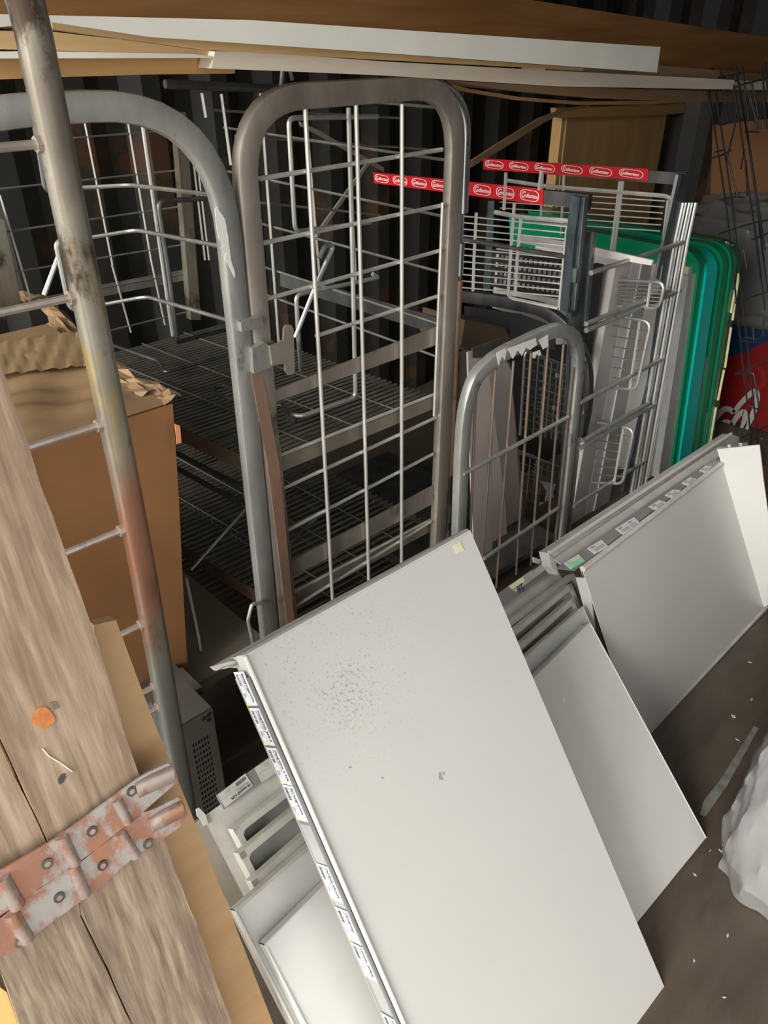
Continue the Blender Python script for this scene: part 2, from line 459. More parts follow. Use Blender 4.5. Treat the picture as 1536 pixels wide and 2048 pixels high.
def ribbon(name, top, bot, plane, mat, label, cat, off=(0, .03, 0)):
    return tag(obj(name, MB().prism(PP(top, plane) + PP(bot[::-1], plane), off), mat), label, cat)
ribbon('bent_lath', [(870, 160), (940, 178), (1040, 194), (1160, 203), (1290, 202), (1400, 196), (1540, 186)],
       [(870, 164), (940, 184), (1040, 201), (1160, 210), (1290, 209), (1400, 203), (1540, 193)], ('Y', 1.62), M['pine_orange'],
       'thin orange-brown lath sagging in a bow under the boards', 'lath')
ribbon('drooping_strip', [(930, 330), (1000, 285), (1080, 236), (1130, 217), (1180, 210)], [(930, 342), (1002, 300), (1084, 248), (1132, 223), (1180, 214)],
       ('Y', 2.2), M['ply_strip'], 'thin curled strip drooping diagonally down to the red-labelled rail', 'strip', (0, .01, 0))
ribbon('cross_lath', [(600, 243), (640, 262), (768, 335)], [(604, 253), (640, 272), (768, 344)], ('Y', 2.45), M['leaf_brown'],
       'thin lath crossing diagonally behind the tall cage door, falling away from the hook', 'lath', (0, .01, 0))
ribbon('steep_lath', [(742, 325), (628, 486)], [(737, 322), (622, 482)], ('Y', 2.4), M['leaf_brown'],
       'thin lath rising steeply behind the tall cage door', 'lath', (0, .008, 0))

t = thing('pine_stand', P(1225, 600, ('Y', 2.4)) * [1, 1, 0], 'knotty pine upright board with a top rail standing behind the red-labelled rails', 'wooden stand')
a, b = P(1135, 228, ('Y', 2.4)), P(1335, 225, ('Y', 2.4))
ZP = P(1235, 224, ('Y', 2.4))[2]
x0, x1 = a[0], b[0]
for k in range(3):
    xa, xb = x0 + (x1 - x0) * k / 3, x0 + (x1 - x0) * (k + 1) / 3 - .003
    obj('board', MB().box((xa, 2.4, .0), (xb, 2.43, ZP)), M['pine_up'], t)
obj('side_board', MB().box((x0 - .03, 2.405, 0), (x0 - .002, 2.46, ZP)), M['pine_up'], t)
obj('top_rail', MB().prism(PP([(1112, 216), (1340, 210), (1640, 180), (1640, 197), (1345, 228), (1112, 236)], ('Y', 2.37)), (0, .03, 0)), M['pine_orange'], t)

# ================================================================== roll cages
YD, YS = 1.45, 1.30
def arch_path(xl, xr, zt, r, y, zb, zbr=None):
    return rnd([(xl, y, zb), (xl, y, zt), (xr, y, zt), (xr, y, zb if zbr is None else zbr)], r, 10)
PRO = rrect(.05, .03, .006, 2)
NY = (0, 1, 0)

# ---- the open arched cage (holds the carton)
XA0, XA1, ZA = .285, .914, 1.581
cage_a = thing('roll_cage', (.6, 1.9, 0), 'open roll cage with wide rounded grey tube arch, carton standing inside', 'roll cage')
obj('arch_frame', MB().sweep(arch_path(XA0, XA1, ZA, .26, YD, .12), PRO, NY), M['zinc'], cage_a)
YB = 2.42
bk = ('Y', YB)
# rear grid wires
for p, q in (((165, 222), (225, 530)), ((252, 222), (302, 520)), ((72, 262), (122, 460)), ((0, 390), (62, 600)), ((224, 530), (262, 665)), ((302, 520), (330, 650))):
    tb('wire', PP([p, q], bk), .0032, M['wire'], cage_a, 6)
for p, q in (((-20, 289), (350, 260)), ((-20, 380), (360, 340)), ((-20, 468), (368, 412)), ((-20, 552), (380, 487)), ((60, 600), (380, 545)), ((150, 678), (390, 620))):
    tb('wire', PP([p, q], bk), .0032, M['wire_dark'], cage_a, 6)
obj('flat_rail', MB().prism(PP([(150, 580), (388, 536), (392, 556), (150, 604)], bk), (0, .006, 0)), M['wire_dark'], cage_a)
bk2 = ('Y', YB - .03)
obj('rear_post', MB().prism(PP([(350, 225), (372, 225), (402, 640), (382, 640)], bk2), (0, .03, 0)), M['rusty'], cage_a)
for p, q in (((380, 268), (410, 520)), ((388, 268), (418, 520))): tb('wire', PP([p, q], ('Y', YB - .02)), .004, M['wire'], cage_a, 6)
obj('rear_post', MB().prism(PP([(-40, 420), (8, 440), (42, 600), (10, 640), (-40, 640)], bk2), (0, .03, 0)), M['rusty'], cage_a)
# side wires that bend round the rear corner
for pts in ([(150, 376), (262, 370), (430, 390)], [(150, 480), (272, 460), (440, 492)], [(190, 612), (293, 593), (455, 640)]):
    q = [P(*pts[0], ('Y', 2.0)), P(*pts[1], ('Y', 1.93)), P(*pts[2], ('X', .925))]
    tb('side_wire', rnd(q, .03, 4), .005, M['wire_dark'], cage_a, 6)
obj('base_deck', MB().box((XA0, 1.45, .18), (XA1, 2.4, .21)), M['taupe'], cage_a)
for x in (XA0 + .04, XA1 - .04):
    for y in (1.52, 2.32):
        obj('caster', MB().sweep([(x - .015, y, .062), (x + .015, y, .062)], [(.062 * math.cos(k * math.pi / 8), .062 * math.sin(k * math.pi / 8)) for k in range(16)]).box((x - .02, y - .02, .1), (x + .02, y + .02, .18)), M['black'], cage_a)
obj('torn_label', MB().prism(PP([(430, 418), (434, 414), (450, 438), (456, 470), (462, 520), (470, 545), (470, 556), (456, 528), (449, 520), (452, 505), (441, 497), (449, 489), (438, 478), (433, 455)], ('Y', YD - .016)), (0, .0012, 0)), M['paper_torn'], cage_a)

# ---- the tall cage with the barred door
XB0, XB1, ZB = .967, 1.601, 1.575
cage_b = thing('roll_cage', (1.28, 1.9, 0), 'roll cage with tall narrow barred door, round-cornered tube frame and T-handled latch', 'roll cage')
door = obj('cage_door', MB().sweep(arch_path(XB0, XB1, ZB, .155, YD, .12), PRO, NY), M['zinc_warm'], cage_b)
dp = ('Y', YD)
for p, q in (((610, 212), (666, 1215)), ((712, 208), (738, 1175)), ((804, 208), (803, 1135))):
    tb('bar', PP([p, q], ('Y', YD - .007)), .0052, M['wire'], door)
tb('bar', PP([(885, 405), (868, 832)], ('Y', YD - .007)), .004, M['wire'], door)
tb('bar', PP([(556, 890), (592, 1250)], ('Y', YD - .007)), .006, M['wire_copper_sheen'], door)
for p, q in (((520, 357), (884, 299)), ((516, 488), (882, 411)), ((522, 601), (880, 501)), ((632, 672), (876, 592)), ((560, 980), (872, 835)), ((572, 1062), (866, 908)), ((585, 1216), (862, 1043))):
    tb('rung', PP([p, q], ('Y', YD + .003)), .0052, M['wire'], door)
for a, b in ((((545, 783), (546, 806)), ((872, 654), (872, 690))), (((582, 1124), (584, 1154)), ((866, 972), (866, 1008)))):
    obj('cross_bar', MB().prism(PP([a[0], b[0], b[1], a[1]], ('Y', YD + .003)), (0, .005, 0)), M['zinc_warm'], door)
# latch: clamps and the T handle
lp = ('Y', YD - .03)
obj('latch_clamp', MB().prism(PP([(482, 645), (523, 632), (527, 655), (484, 664)], lp), (0, .045, 0)), M['zinc'], cage_b)
obj('latch_clamp', MB().prism(PP([(505, 698), (530, 684), (541, 694), (543, 735), (508, 747)], lp), (0, .05, 0)), M['zinc'], cage_b)
th = [(540, 692), (556, 687), (567, 680), (568, 657), (573, 650), (582, 650), (587, 657), (590, 742), (585, 750), (576, 750), (571, 742), (570, 727), (545, 731)]
obj('latch_handle', MB().prism(PP(th, ('Y', YD - .035)), (0, .005, 0)), M['taupe'], cage_b)
obj('latch_strip', MB().prism(PP([(498, 690), (516, 700), (560, 935), (590, 1250), (575, 1255), (535, 925), (505, 760)], ('Y', YD - .017)), (0, .003, 0)), M['zinc_orange_sheen'], cage_b)
# hinge side
def zof(px, py): return P(px, py, dp)[2]
HX = XB1 + .039
obj('hinge_rod', MB().tube([(HX, YD, .15), (HX, YD, 1.4)], .006, 8), M['zinc_bright'], cage_b)
for y0, y1, mt in ((150, 425, None), (487, 555, 'zinc_bright'), (560, 948, 'zinc_orange_sheen'), (1000, 1040, 'zinc_bright'), (1050, 1150, 'zinc')):
    if mt: obj('hinge_barrel', MB().tube([(HX, YD, zof(915, y0)), (HX, YD, zof(900, y1))], .0125, 12), M[mt], cage_b)
obj('hinge_stile', MB().sweep([(HX, YD + .02, .1), (HX, YD + .02, 1.30)], rrect(.04, .03, .006)), M['zinc'], cage_b)
# side frame tube of the cage behind the door edge
obj('side_tube', MB().sweep(rnd([(HX, YD, zof(925, 425)), (HX, YD + .005, 1.53), (HX - .12, YD + .03, 1.60)], .12, 6), rrect(.032, .03, .012, 3), None), M['zinc_bright'], cage_b)
# rear and side grid of the tall cage
for k, z in enumerate((1.52, 1.40, 1.26, 1.11, .96, .86)):
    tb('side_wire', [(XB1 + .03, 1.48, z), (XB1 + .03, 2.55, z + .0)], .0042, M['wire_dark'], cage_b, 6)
for x, z1 in ((415, 150), (443, 190), (535, 190), (697, 215)):
    pass
for p, q in (((443, 188), (462, 330)), ((404, 186), (412, 235)), ((521, 187), (558, 690)), ((695, 215), (712, 560)), ((612, 230), (640, 560))):
    tb('wire', PP([p, q], ('Y', 2.3)), .005, M['wire'], cage_b, 6)
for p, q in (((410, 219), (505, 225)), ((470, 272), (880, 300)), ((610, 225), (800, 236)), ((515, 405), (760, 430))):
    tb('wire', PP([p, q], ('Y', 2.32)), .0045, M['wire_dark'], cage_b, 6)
tb('rear_rail', PP([(330, 168), (560, 178), (760, 205)], ('Y', 2.2)), .012, M['zinc_dark'], cage_b, 8)
obj('side_rail', MB().prism(PP([(560, 545), (872, 634), (872, 668), (560, 572)], ('X', XB1 + .035)), (.005, 0, 0)), M['zinc_dark'], cage_b)

# three wire shelves
def wire_shelf(z0, z1, n, parent, y0=1.475, y1=2.62, xl0=.962, xl1=.885, xr=1.585):
    sh = obj('wire_shelf', MB().bar((xl0 + .004, y0, z0 - .016), (xr, y0, z0 - .016), (0, 0, 1), .04, .006), M['taupe'], parent)
    obj('shelf_side', MB().bar((xl0, y0, z0 - .02), (xl1, y1, z1 - .02), (0, 0, 1), .045, .005), M['card_dark'], sh)
    obj('shelf_side', MB().bar((xr, y0, z0 - .016), (xr, y1, z1 - .016), (0, 0, 1), .02, .006), M['slat'], sh)
    obj('front_wire', MB().tube([(xl0 + .01, y0 - .004, z0 + .012), (xr, y0 - .004, z0 + .012)], .005, 7), M['wire'], sh)
    for k in range(n):
        f = (k + .5) / n; y = y0 + (y1 - y0) * f; z = z0 + (z1 - z0) * f; x = xl0 + (xl1 - xl0) * f
        obj('slat', MB().tube([(x, y, z), (xr, y, z)], .0048, 6), M['slat'], sh)
    for f in (.25, .5, .75):
        x = lambda u: (xl0 + (xl1 - xl0) * u) * (1 - f) + xr * f
        obj('cross_wire', MB().tube([(x(0), y0, z0 + .007), (x(1), y1, z1 + .007)], .003, 5), M['slat'], sh)
    return sh
wire_shelf(.755, .70, 46, cage_b)
wire_shelf(.31, .27, 42, cage_b)
wire_shelf(.085, .06, 36, cage_b)
for z in (.655, .60): tb('side_rod', [(.962, 1.475, z), (.885, 2.6, z - .03)], .008, M['zinc_dark'], cage_b, 8)
for x in (1.02, 1.54):
    for y in (1.55, 2.5):
        obj('caster', MB().sweep([(x - .01, y, .024), (x + .01, y, .024)], [(.024 * math.cos(k * math.pi / 8), .024 * math.sin(k * math.pi / 8)) for k in range(16)]).box((x - .012, y - .012, .03), (x + .012, y + .012, .052)), M['black'], cage_b)

# bent rod dividers standing on the top shelf
def rod(name, px, planes, r, mat, label, round_r=.02):
    pts = [P(x, y, pl) for (x, y), pl in zip(px, planes)]
    return tag(obj(name, MB().tube(rnd(pts, round_r, 5), r, 8), mat), label, 'wire rod')
Y2, Y19, Y17, Y16 = ('Y', 2.0), ('Y', 1.9), ('Y', 1.75), ('Y', 1.62)
rod('bent_rod', [(755, 233), (577, 236), (590, 463), (740, 445)], [Y17] * 4, .0065, M['zinc'], 'grey rod bent into a tall rectangle, hanging high behind the cage door')
rod('bent_rod', [(560, 190), (568, 118), (578, 132), (585, 160)], [('Y', 1.5)] * 4, .005, M['zinc_dark'], 'short crooked steel hook poking above the cage door top')
rod('bent_rod', [(697, 215), (703, 430), (711, 795), (600, 833), (575, 828)], [Y16, Y16, ('Z', .775), ('Z', .775), ('Z', .775)], .0065, M['zinc'], 'long upright rod turning flat onto the top wire shelf')
rod('bent_rod', [(638, 516), (652, 488), (667, 492), (633, 567), (590, 675)], [Y16] * 5, .0062, M['zinc_bright'], 'walking-stick shaped rod with a hooked end leaning behind the bars', .012)
rod('bent_rod', [(745, 548), (758, 555), (592, 590), (597, 680), (602, 742)], [Y17] * 4 + [('Z', .77)], .0065, M['zinc'], 'rod folded over at chest height above the top wire shelf')
rod('bent_rod', [(282, 222), (322, 505), (346, 672)], [Y2] * 3, .006, M['zinc'], 'straight grey rod standing behind the arch on the wire shelf')
rod('bent_rod', [(424, 396), (316, 403), (340, 560), (354, 684), (450, 660)], [Y19, Y19, Y19, Y19, ('Z', .74)], .0065, M['zinc_dark'], 'grey rod bent like a hoop beside the straight rod behind the arch')
rod('bent_rod', [(225, 690), (318, 722), (330, 745), (450, 712)], [('Z', .765)] * 4, .006, M['zinc_dark'], 'dark bent rod lying flat on the wire shelf near the carton')
rod('bent_rod', [(480, 785), (448, 770), (428, 775), (430, 788), (470, 800)], [('Z', .785)] * 5, .006, M['zinc_dark'], 'small looped rod end on the wire shelf at the arch leg', .008)
rod('bent_rod', [(548, 808), (568, 812), (578, 836), (592, 842)], [('Z', .785)] * 4, .006, M['zinc_dark'], 'short crooked rod end on the shelf below the T handle', .01)
rod('bent_rod', [(60, 228), (66, 232), (90, 378), (110, 386)], [('Y', 1.7)] * 4, .005, M['zinc_dark'], 'thin bent rod hanging beside the ladder frame near the arch top')
rod('bent_rod', [(132, 478), (112, 486), (133, 586), (140, 615), (160, 620)], [('Y', 1.7)] * 5, .006, M['zinc'], 'bent rod standing just above the torn carton top')
rod('bent_rod', [(122, 500), (88, 590)], [('Y', 1.72)] * 2, .0055, M['zinc_bright'], 'short slanting rod stuck behind the carton flaps')
rod('bent_rod', [(508, 1000), (382, 1140)], [('Y', 1.62)] * 2, .0042, M['zinc'], 'thin loose rod slanting between the lower wire shelves')
rod('bent_rod', [(372, 1155), (396, 1265), (402, 1300)], [('Y', 1.5)] * 3, .004, M['zinc_warm'], 'thin rod hanging at the carton edge by the lowest shelf')
rod('bent_rod', [(524, 1206), (504, 1208), (496, 1240), (507, 1290)], [('Y', 1.428)] * 4, .0055, M['zinc'], 'small S-shaped hook at the foot of the arch leg', .01)
rod('bent_rod', [(580, 1090), (600, 1065), (632, 1038)], [Y17] * 3, .0055, M['zinc_warm'], 'short bent rod on the middle wire shelf behind the lower bars', .01)
tag(obj('hazard_tag', MB().prism(PP([(350, 848), (360, 852), (363, 885), (354, 888)], ('Y', 1.43)), (0, .002, 0)), plain('orange_tag', (.75, .30, .15), .6)), 'small orange tag stuck out at the carton corner under the wire shelf', 'tag')

# ---- carton in the arched cage
t = thing('cardboard_carton', (.45, 1.75, .21), 'tall brown carton with torn taped flaps inside the arched cage', 'carton')
ZT = .99
def cartop(u, v):
    x, y = -.35 + (.735 + .35) * u, 1.487 + .62 * v
    e = min(u, 1 - u, v, 1 - v)
    h = .010 * math.sin(9 * x + 14 * y) + .006 * math.sin(31 * x - 17 * y + 2) + .004 * math.sin(60 * y + 22 * x)
    z = ZT + h * min(1, e * 8) + .03 * v
    return (x, y, z)
def carside(u, v):
    x = -.35 + (.745 + .35) * u - .075 * (1 - v) * u
    z = .212 + (ZT - .212) * v
    return (x, 1.482 + .004 * math.sin(7 * u + 5 * v), z)
obj('front_panel', MB().grid(carside, 20, 12), M['card'], t)
obj('top_flaps', MB().grid(cartop, 40, 30), M['card_top'], t)
obj('back_panel', MB().box((-.34, 2.09, .212), (.66, 2.10, ZT - .01)), M['card'], t)
obj('side_panel', MB().prism([(.665, 1.487, .212), (.735, 1.487, ZT - .01), (.735, 2.1, ZT), (.665, 2.1, .212)], (-.005, 0, 0)), M['card'], t)
def tapef(u, v):
    p = P(-60 + 275 * u, 716 + 56 * v - 44 * u + 10 * u * v, ('Z', 1.0)); 
    return (p[0], p[1], ZT + .012 + .03 * max(0, (p[1] - 1.487) / .62) + .0022 * math.sin(46 * u + 5 * v) + .0016 * math.sin(95 * u - 7 * v + math.sin(9 * u)))
obj('packing_tape', MB().grid(tapef, 36, 5), M['tape'], t)
# crumpled torn edge strips
rr = random.Random(3)
def crumple(px, plane, w, seed, name, mat):
    r = random.Random(seed); mb = MB(); v = []
    n = len(px)
    for i, (x, y) in enumerate(px):
        p = P(x, y, plane)
        for k in range(4):
            v.append(p + np.array([w * (k - 1.5) / 2 + r.uniform(-.005, .005), r.uniform(-.010, .010), .010 * (1 - abs(k - 1.5)) + r.uniform(-.008, .010) - .004]))
    f = [(i * 4 + k, i * 4 + k + 1, i * 4 + k + 5, i * 4 + k + 4) for i in range(n - 1) for k in range(3)]
    mb.add(v, f); return obj(name, mb, mat, t)
def along(pts, n):
    out = []
    for i in range(len(pts) - 1):
        for k in range(n): f = k / n; out.append((pts[i][0] * (1 - f) + pts[i + 1][0] * f, pts[i][1] * (1 - f) + pts[i + 1][1] * f))
    return out + [pts[-1]]
crumple(along([(45, 588), (75, 592), (110, 620), (140, 660), (170, 690), (215, 720), (262, 755), (320, 778), (347, 795)], 4), ('Z', 1.0), .032, 5, 'torn_flap', M['card_top'])
crumple(along([(100, 640), (150, 700), (190, 740), (240, 765), (300, 785)], 4), ('Z', .998), .03, 8, 'torn_flap', M['card_top'])

# ---- ladder-like side frame in front
YL = 1.15
fr = thing('cage_side_frame', (.2, YL, 0), 'bare ladder-like cage frame of worn tube with rungs, nearest to the carton', 'cage frame')
pts = [P(388, 1615, ('Y', YL)), P(330, 1300, ('Y', YL)), P(192, 600, ('Y', YL)), P(100, 200, ('Y', YL)), P(62, 40, ('Y', YL))]
top = pts[-1]
path = [(pts[0][0], YL, .0), pts[0], pts[1], pts[2], pts[3], (top[0] - .005, YL, top[2] + .02)]
post = [(.452, YL, 0.0), (.470, YL, .9), (.468, YL, 1.5), (.468, YL, 1.83), (-.25, YL, 1.83), (-.25, YL, 0)]
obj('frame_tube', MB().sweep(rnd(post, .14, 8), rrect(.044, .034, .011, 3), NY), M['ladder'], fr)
for a, b in (((-30, 297), (93, 287)), ((-30, 628), (158, 592)), ((20, 905), (216, 845)), ((60, 1150), (254, 1056)), ((180, 1298), (297, 1242)), ((290, 1425), (332, 1405)), ((60, 1500), (130, 1470))):
    p, q = P(*a, ('Y', YL)), P(*b, ('Y', YL))
    p = np.array([-.235, YL, q[2]]); q = np.array([.452, YL, q[2]])
    obj('rung', MB().tube([p, q], .0062, 8).tube([q - [.012, 0, 0], q + [.002, 0, 0]], .011, 8), M['zinc_warm'], fr)

# worn zinc of the ladder tube: orange reflection painted in as copper below waist height, brassy streaks above
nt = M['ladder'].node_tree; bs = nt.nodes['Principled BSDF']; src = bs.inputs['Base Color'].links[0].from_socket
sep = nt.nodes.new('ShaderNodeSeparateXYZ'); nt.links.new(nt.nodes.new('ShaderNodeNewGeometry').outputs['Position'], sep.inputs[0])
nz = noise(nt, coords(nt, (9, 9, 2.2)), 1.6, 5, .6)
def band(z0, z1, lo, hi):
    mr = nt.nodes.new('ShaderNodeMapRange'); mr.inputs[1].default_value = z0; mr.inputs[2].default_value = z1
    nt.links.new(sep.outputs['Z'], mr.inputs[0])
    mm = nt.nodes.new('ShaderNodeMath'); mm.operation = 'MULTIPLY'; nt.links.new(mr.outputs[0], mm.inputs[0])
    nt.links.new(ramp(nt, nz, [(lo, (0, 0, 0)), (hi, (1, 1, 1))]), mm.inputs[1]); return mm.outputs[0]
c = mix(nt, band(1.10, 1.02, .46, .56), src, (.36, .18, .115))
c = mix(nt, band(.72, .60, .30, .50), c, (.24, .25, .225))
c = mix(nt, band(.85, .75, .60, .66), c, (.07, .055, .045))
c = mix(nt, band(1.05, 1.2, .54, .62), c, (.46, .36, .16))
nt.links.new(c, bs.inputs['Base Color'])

# ---- perforated brackets on the floor behind the ladder frame
def perforated(o, ex, ey, w, h, nx, ny, mx, my, mat, parent, th=.003):
    o, ex, ey = np.array(o, float), unit(ex), unit(ey); mb = MB()
    pts = lambda x, y: o + ex * x + ey * y
    xs = [0] + sum([[mx[0] + (mx[1] - mx[0]) * (k + .22) / nx, mx[0] + (mx[1] - mx[0]) * (k + .78) / nx] for k in range(nx)], []) + [w]
    ys = [0] + sum([[my[0] + (my[1] - my[0]) * (k + .22) / ny, my[0] + (my[1] - my[0]) * (k + .78) / ny] for k in range(ny)], []) + [h]
    for i in range(len(xs) - 1):
        for j in range(len(ys) - 1):
            if i % 2 == 1 and j % 2 == 1: continue
            mb.add([pts(xs[i], ys[j]), pts(xs[i + 1], ys[j]), pts(xs[i + 1], ys[j + 1]), pts(xs[i], ys[j + 1])], [(0, 1, 2, 3)])
    return obj('perforated_face', mb, mat, parent)
def bracket(px_tl, px_tr, h, dep, yb, lab, zt=None):
    a, b = P(*px_tl, ('Y', yb)), P(*px_tr, ('Y', yb)); z = (a[2] + b[2]) / 2 if zt is None else zt
    h = z
    w = b[0] - a[0]
    t = thing('perforated_bracket', ((a[0] + b[0]) / 2, yb, 0), lab, 'metal bracket', 'perforated brackets')
    perforated((a[0], yb, 0), (1, 0, 0), (0, 0, 1), w, z, 6, 14, (.03, w - .02), (.02, z - .07), M['bracket'], t)
    obj('bracket_body', MB().box((a[0], yb + .004, z - .003), (b[0], yb + dep, z)).box((b[0] - .003, yb + .004, 0), (b[0], yb + dep, z - .003)).box((a[0], yb + .004, 0), (a[0] + .003, yb + dep, z - .003)), M['bracket'], t)
    for k, (dx, dz) in enumerate(((-.012, -.012), (-.026, -.016), (-.014, -.028))):
        c = np.array([b[0] + dx, yb - .0015, z + dz])
        obj('hole', MB().tube([c, c + [0, .002, 0]], .006, 10), M['black'], t)
bracket((352, 1462), (424, 1413), .2, .12, 1.22, 'grey perforated steel bracket, the taller one beside the ladder frame foot')
bracket((316, 1430), (406, 1373), .2, .10, 1.345, 'grey perforated steel bracket behind the taller bracket, with three corner holes')
bracket((285, 1400), (372, 1348), .2, .07, 1.43, 'grey folded steel bracket furthest back under the carton')

# ================================================================== short front cage with the rounded half door
half = thing('roll_cage', (1.8, 1.6, 0), 'low roll cage with short rounded half door and torn white labels on its arch', 'roll cage')
sp_ = ('Y', YS)
zt = P(1112, 664, sp_)[2]
ptsh = [P(917, 1075, sp_), P(926, 860, sp_), P(945, 768, sp_), P(973, 731, sp_), P(1002, 709, sp_), P(1042, 689, sp_), P(1085, 669, sp_), P(1116, 660, sp_), P(1141, 669, sp_), P(1154, 695, sp_), P(1155, 740, sp_), P(1149, 800, sp_), P(1128, 1010, sp_), P(1112, 1130, sp_)]
ptsh = [ptsh[0] * [1, 1, 0] + [.01, 0, .04]] + smooth(ptsh, 4) + [ptsh[-1] * [1, 1, 0] + [0, 0, .04]]
hd = obj('cage_door', MB().sweep(ptsh, rrect(.042, .03, .006, 2), NY), M['zinc'], half)
for a, b in (((952, 775), (940, 1090)), ((991, 738), (962, 1160)), ((1027, 722), (992, 1180)), ((1062, 705), (1030, 1180)), ((1096, 690), (1060, 1150)), ((1127, 688), (1088, 1150)), ((1146, 735), (1110, 1090))):
    p, q = PP([a, b], ('Y', YS - .004)); z = max(q[2], .06); f = (p[2] - z) / (p[2] - q[2])
    tb('bar', [p, p + (q - p) * f], .0042, M['wire_copper_sheen'], hd, 7)
for a, b in (((926, 948), (1136, 834)), ((968, 1117), (1116, 1016))):
    tb('rung', PP([a, b], ('Y', YS - .012)), .0068, M['zinc'], hd, 8)
tp = ('Y', YS - .0165)
obj('torn_label', MB().prism(PP([(993, 706), (1010, 697), (1014, 700), (1010, 720), (1004, 712), (998, 731)], tp), (0, .001, 0)), M['paper_torn'], hd)
obj('torn_label', MB().prism(PP([(1016, 697), (1040, 688), (1072, 676), (1074, 690), (1060, 700), (1052, 695), (1044, 712), (1036, 700), (1026, 718), (1020, 706)], tp), (0, .001, 0)), M['paper_torn'], hd)
obj('torn_label', MB().prism(PP([(1078, 680), (1096, 670), (1097, 692), (1086, 699)], tp), (0, .001, 0)), M['paper_torn'], hd)
obj('torn_label', MB().prism(PP([(1066, 705), (1080, 700), (1083, 710), (1077, 712), (1074, 707), (1070, 717), (1066, 716)], tp), (0, .001, 0)), M['paper_torn'], hd)
hx = P(1166, 800, sp_)[0]
for (xa, ya), (xb, yb), r, mt in (((1168, 725), (1163, 786), .0125, 'zinc_bright'), ((1167, 786), (1166, 826), .005, 'wire_copper_sheen'), ((1161, 826), (1157, 870), .0125, 'zinc_bright'), ((1155, 873), (1132, 1085), .012, 'zinc')):
    obj('hinge_barrel', MB().tube(PP([(xa, ya), (xb, yb)], ('Y', YS + .004)), r, 10), M[mt], half)
XS = P(1172, 800, ('Y', YS + .04))[0]
sx = ('X', XS)
side = rnd([P(928, 592, sx), P(1010, 603, sx), P(1085, 618, sx), P(1128, 648, sx), P(1158, 690, sx), P(1173, 740, sx), P(1172, 810, sx), P(1160, 870, sx)], .04, 4)
obj('side_arch', MB().sweep(side, rrect(.045, .03, .006, 2), (1, 0, 0)), M['zinc_dark'], half)
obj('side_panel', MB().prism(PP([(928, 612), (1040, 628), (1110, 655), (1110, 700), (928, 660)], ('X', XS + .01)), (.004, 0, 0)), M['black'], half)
obj('base_deck', MB().box((1.56, 1.3, .1), (2.08, 2.2, .12)), M['zinc_dark'], half)
for x in (1.6, 2.04):
    for y in (1.36, 2.1):
        obj('caster', MB().sweep([(x - .012, y, .045), (x + .012, y, .045)], [(.045 * math.cos(k * math.pi / 8), .045 * math.sin(k * math.pi / 8)) for k in range(16)]).box((x - .015, y - .015, .07), (x + .015, y + .015, .1)), M['black'], half)
# loads standing in the half cage
def slab(name, px, plane, off, mat, label, cat, group=None):
    return tag(obj(name, MB().prism(PP(px, plane), off), mat), label, cat, group)
Y14 = ('Y', 1.42)
slab('thin_board', [(936, 705), (972, 694), (985, 820), (985, 1150), (950, 1150), (940, 900)], ('Y', 1.40), (0, .006, 0), M['leaf_grey'], 'grey-brown thin panel standing first behind the half door bars', 'panel')
slab('thin_board', [(975, 742), (1000, 700), (1022, 740), (1050, 1130), (998, 1160), (985, 880)], ('Y', 1.46), (0, .006, 0), M['leaf_grey'], 'tall grey-brown thin panel, widest in the middle of the half cage', 'panel')
slab('thin_board', [(952, 765), (978, 750), (1010, 1000), (1020, 1160), (975, 1160)], ('Y', 1.43), (0, .006, 0), M['leaf_light'], 'pale thin panel fanned out between the two grey-brown ones', 'panel')
slab('thin_board', [(1004, 720), (1020, 726), (1060, 1130), (1040, 1150)], ('Y', 1.50), (0, .006, 0), M['leaf_brown'], 'narrow brown thin panel at the inner side of the fan', 'panel')
slab('thin_board', [(922, 704), (938, 700), (944, 780), (930, 900), (922, 900)], ('Y', 1.46), (0, .006, 0), M['leaf_brown'], 'brown thin panel half hidden behind the cage door hinge', 'panel')
slab('dark_carton', [(930, 640), (1010, 655), (1022, 676), (1003, 690), (940, 706), (922, 690)], ('Y', 1.7), (0, .2, 0), M['card_dark'], 'dark brown carton edge above the thin panels in the half cage', 'carton')
slab('steel_plate', [(945, 697), (1004, 676), (1006, 696), (980, 715), (946, 716)], ('Y', 1.38), (0, .004, 0), M['zinc_dark'], 'dark grey bent steel plate on top of the thin panels', 'plate')

slab('shade_backing', [(1020, 690), (1165, 690), (1140, 1000), (1010, 1000)], ('Y', 1.80), (0, .01, 0), M['black'], 'black sheet standing behind the dark wire baskets', 'sheet')  # added sheet, black in place of the deep shade behind the baskets
# dark wire baskets stacked deeper in the half cage
def basket(name, outer, plane, nh, nv, mat, label, off, group=None):
    """outer: four pixels tl,tr,br,bl of the near side; a wire side, a rim and a far side"""
    tl, tr, br, bl = PP(outer, plane); off = np.array(off, float)
    t = thing(name, (tl + tr + br + bl) / 4 * [1, 1, 0] + [0, 0, min(bl[2], br[2])], label, 'wire basket', group)
    obj('rim', MB().tube(rnd([bl, tl, tr, br], .03, 4), .0055, 8), mat, t)
    for k in range(1, nh + 1):
        f = k / (nh + 1); tb('wire', [tl + (bl - tl) * f, tr + (br - tr) * f, tr + (br - tr) * f + off], .0025, mat, t, 5)
    for k in range(1, nv + 1):
        f = k / (nv + 1); tb('wire', [tl + (tr - tl) * f, bl + (br - bl) * f], .0032, mat, t, 5)
    tb('rim', [tl, tl + off, tr + off, tr], .0045, mat, t, 6)
    return t
basket('wire_basket', [(1050, 700), (1140, 735), (1125, 880), (1040, 870)], ('Y', 1.62), 9, 6, M['wire_dark'], 'dark wire basket behind the half door, upper one', (0, .14, 0))
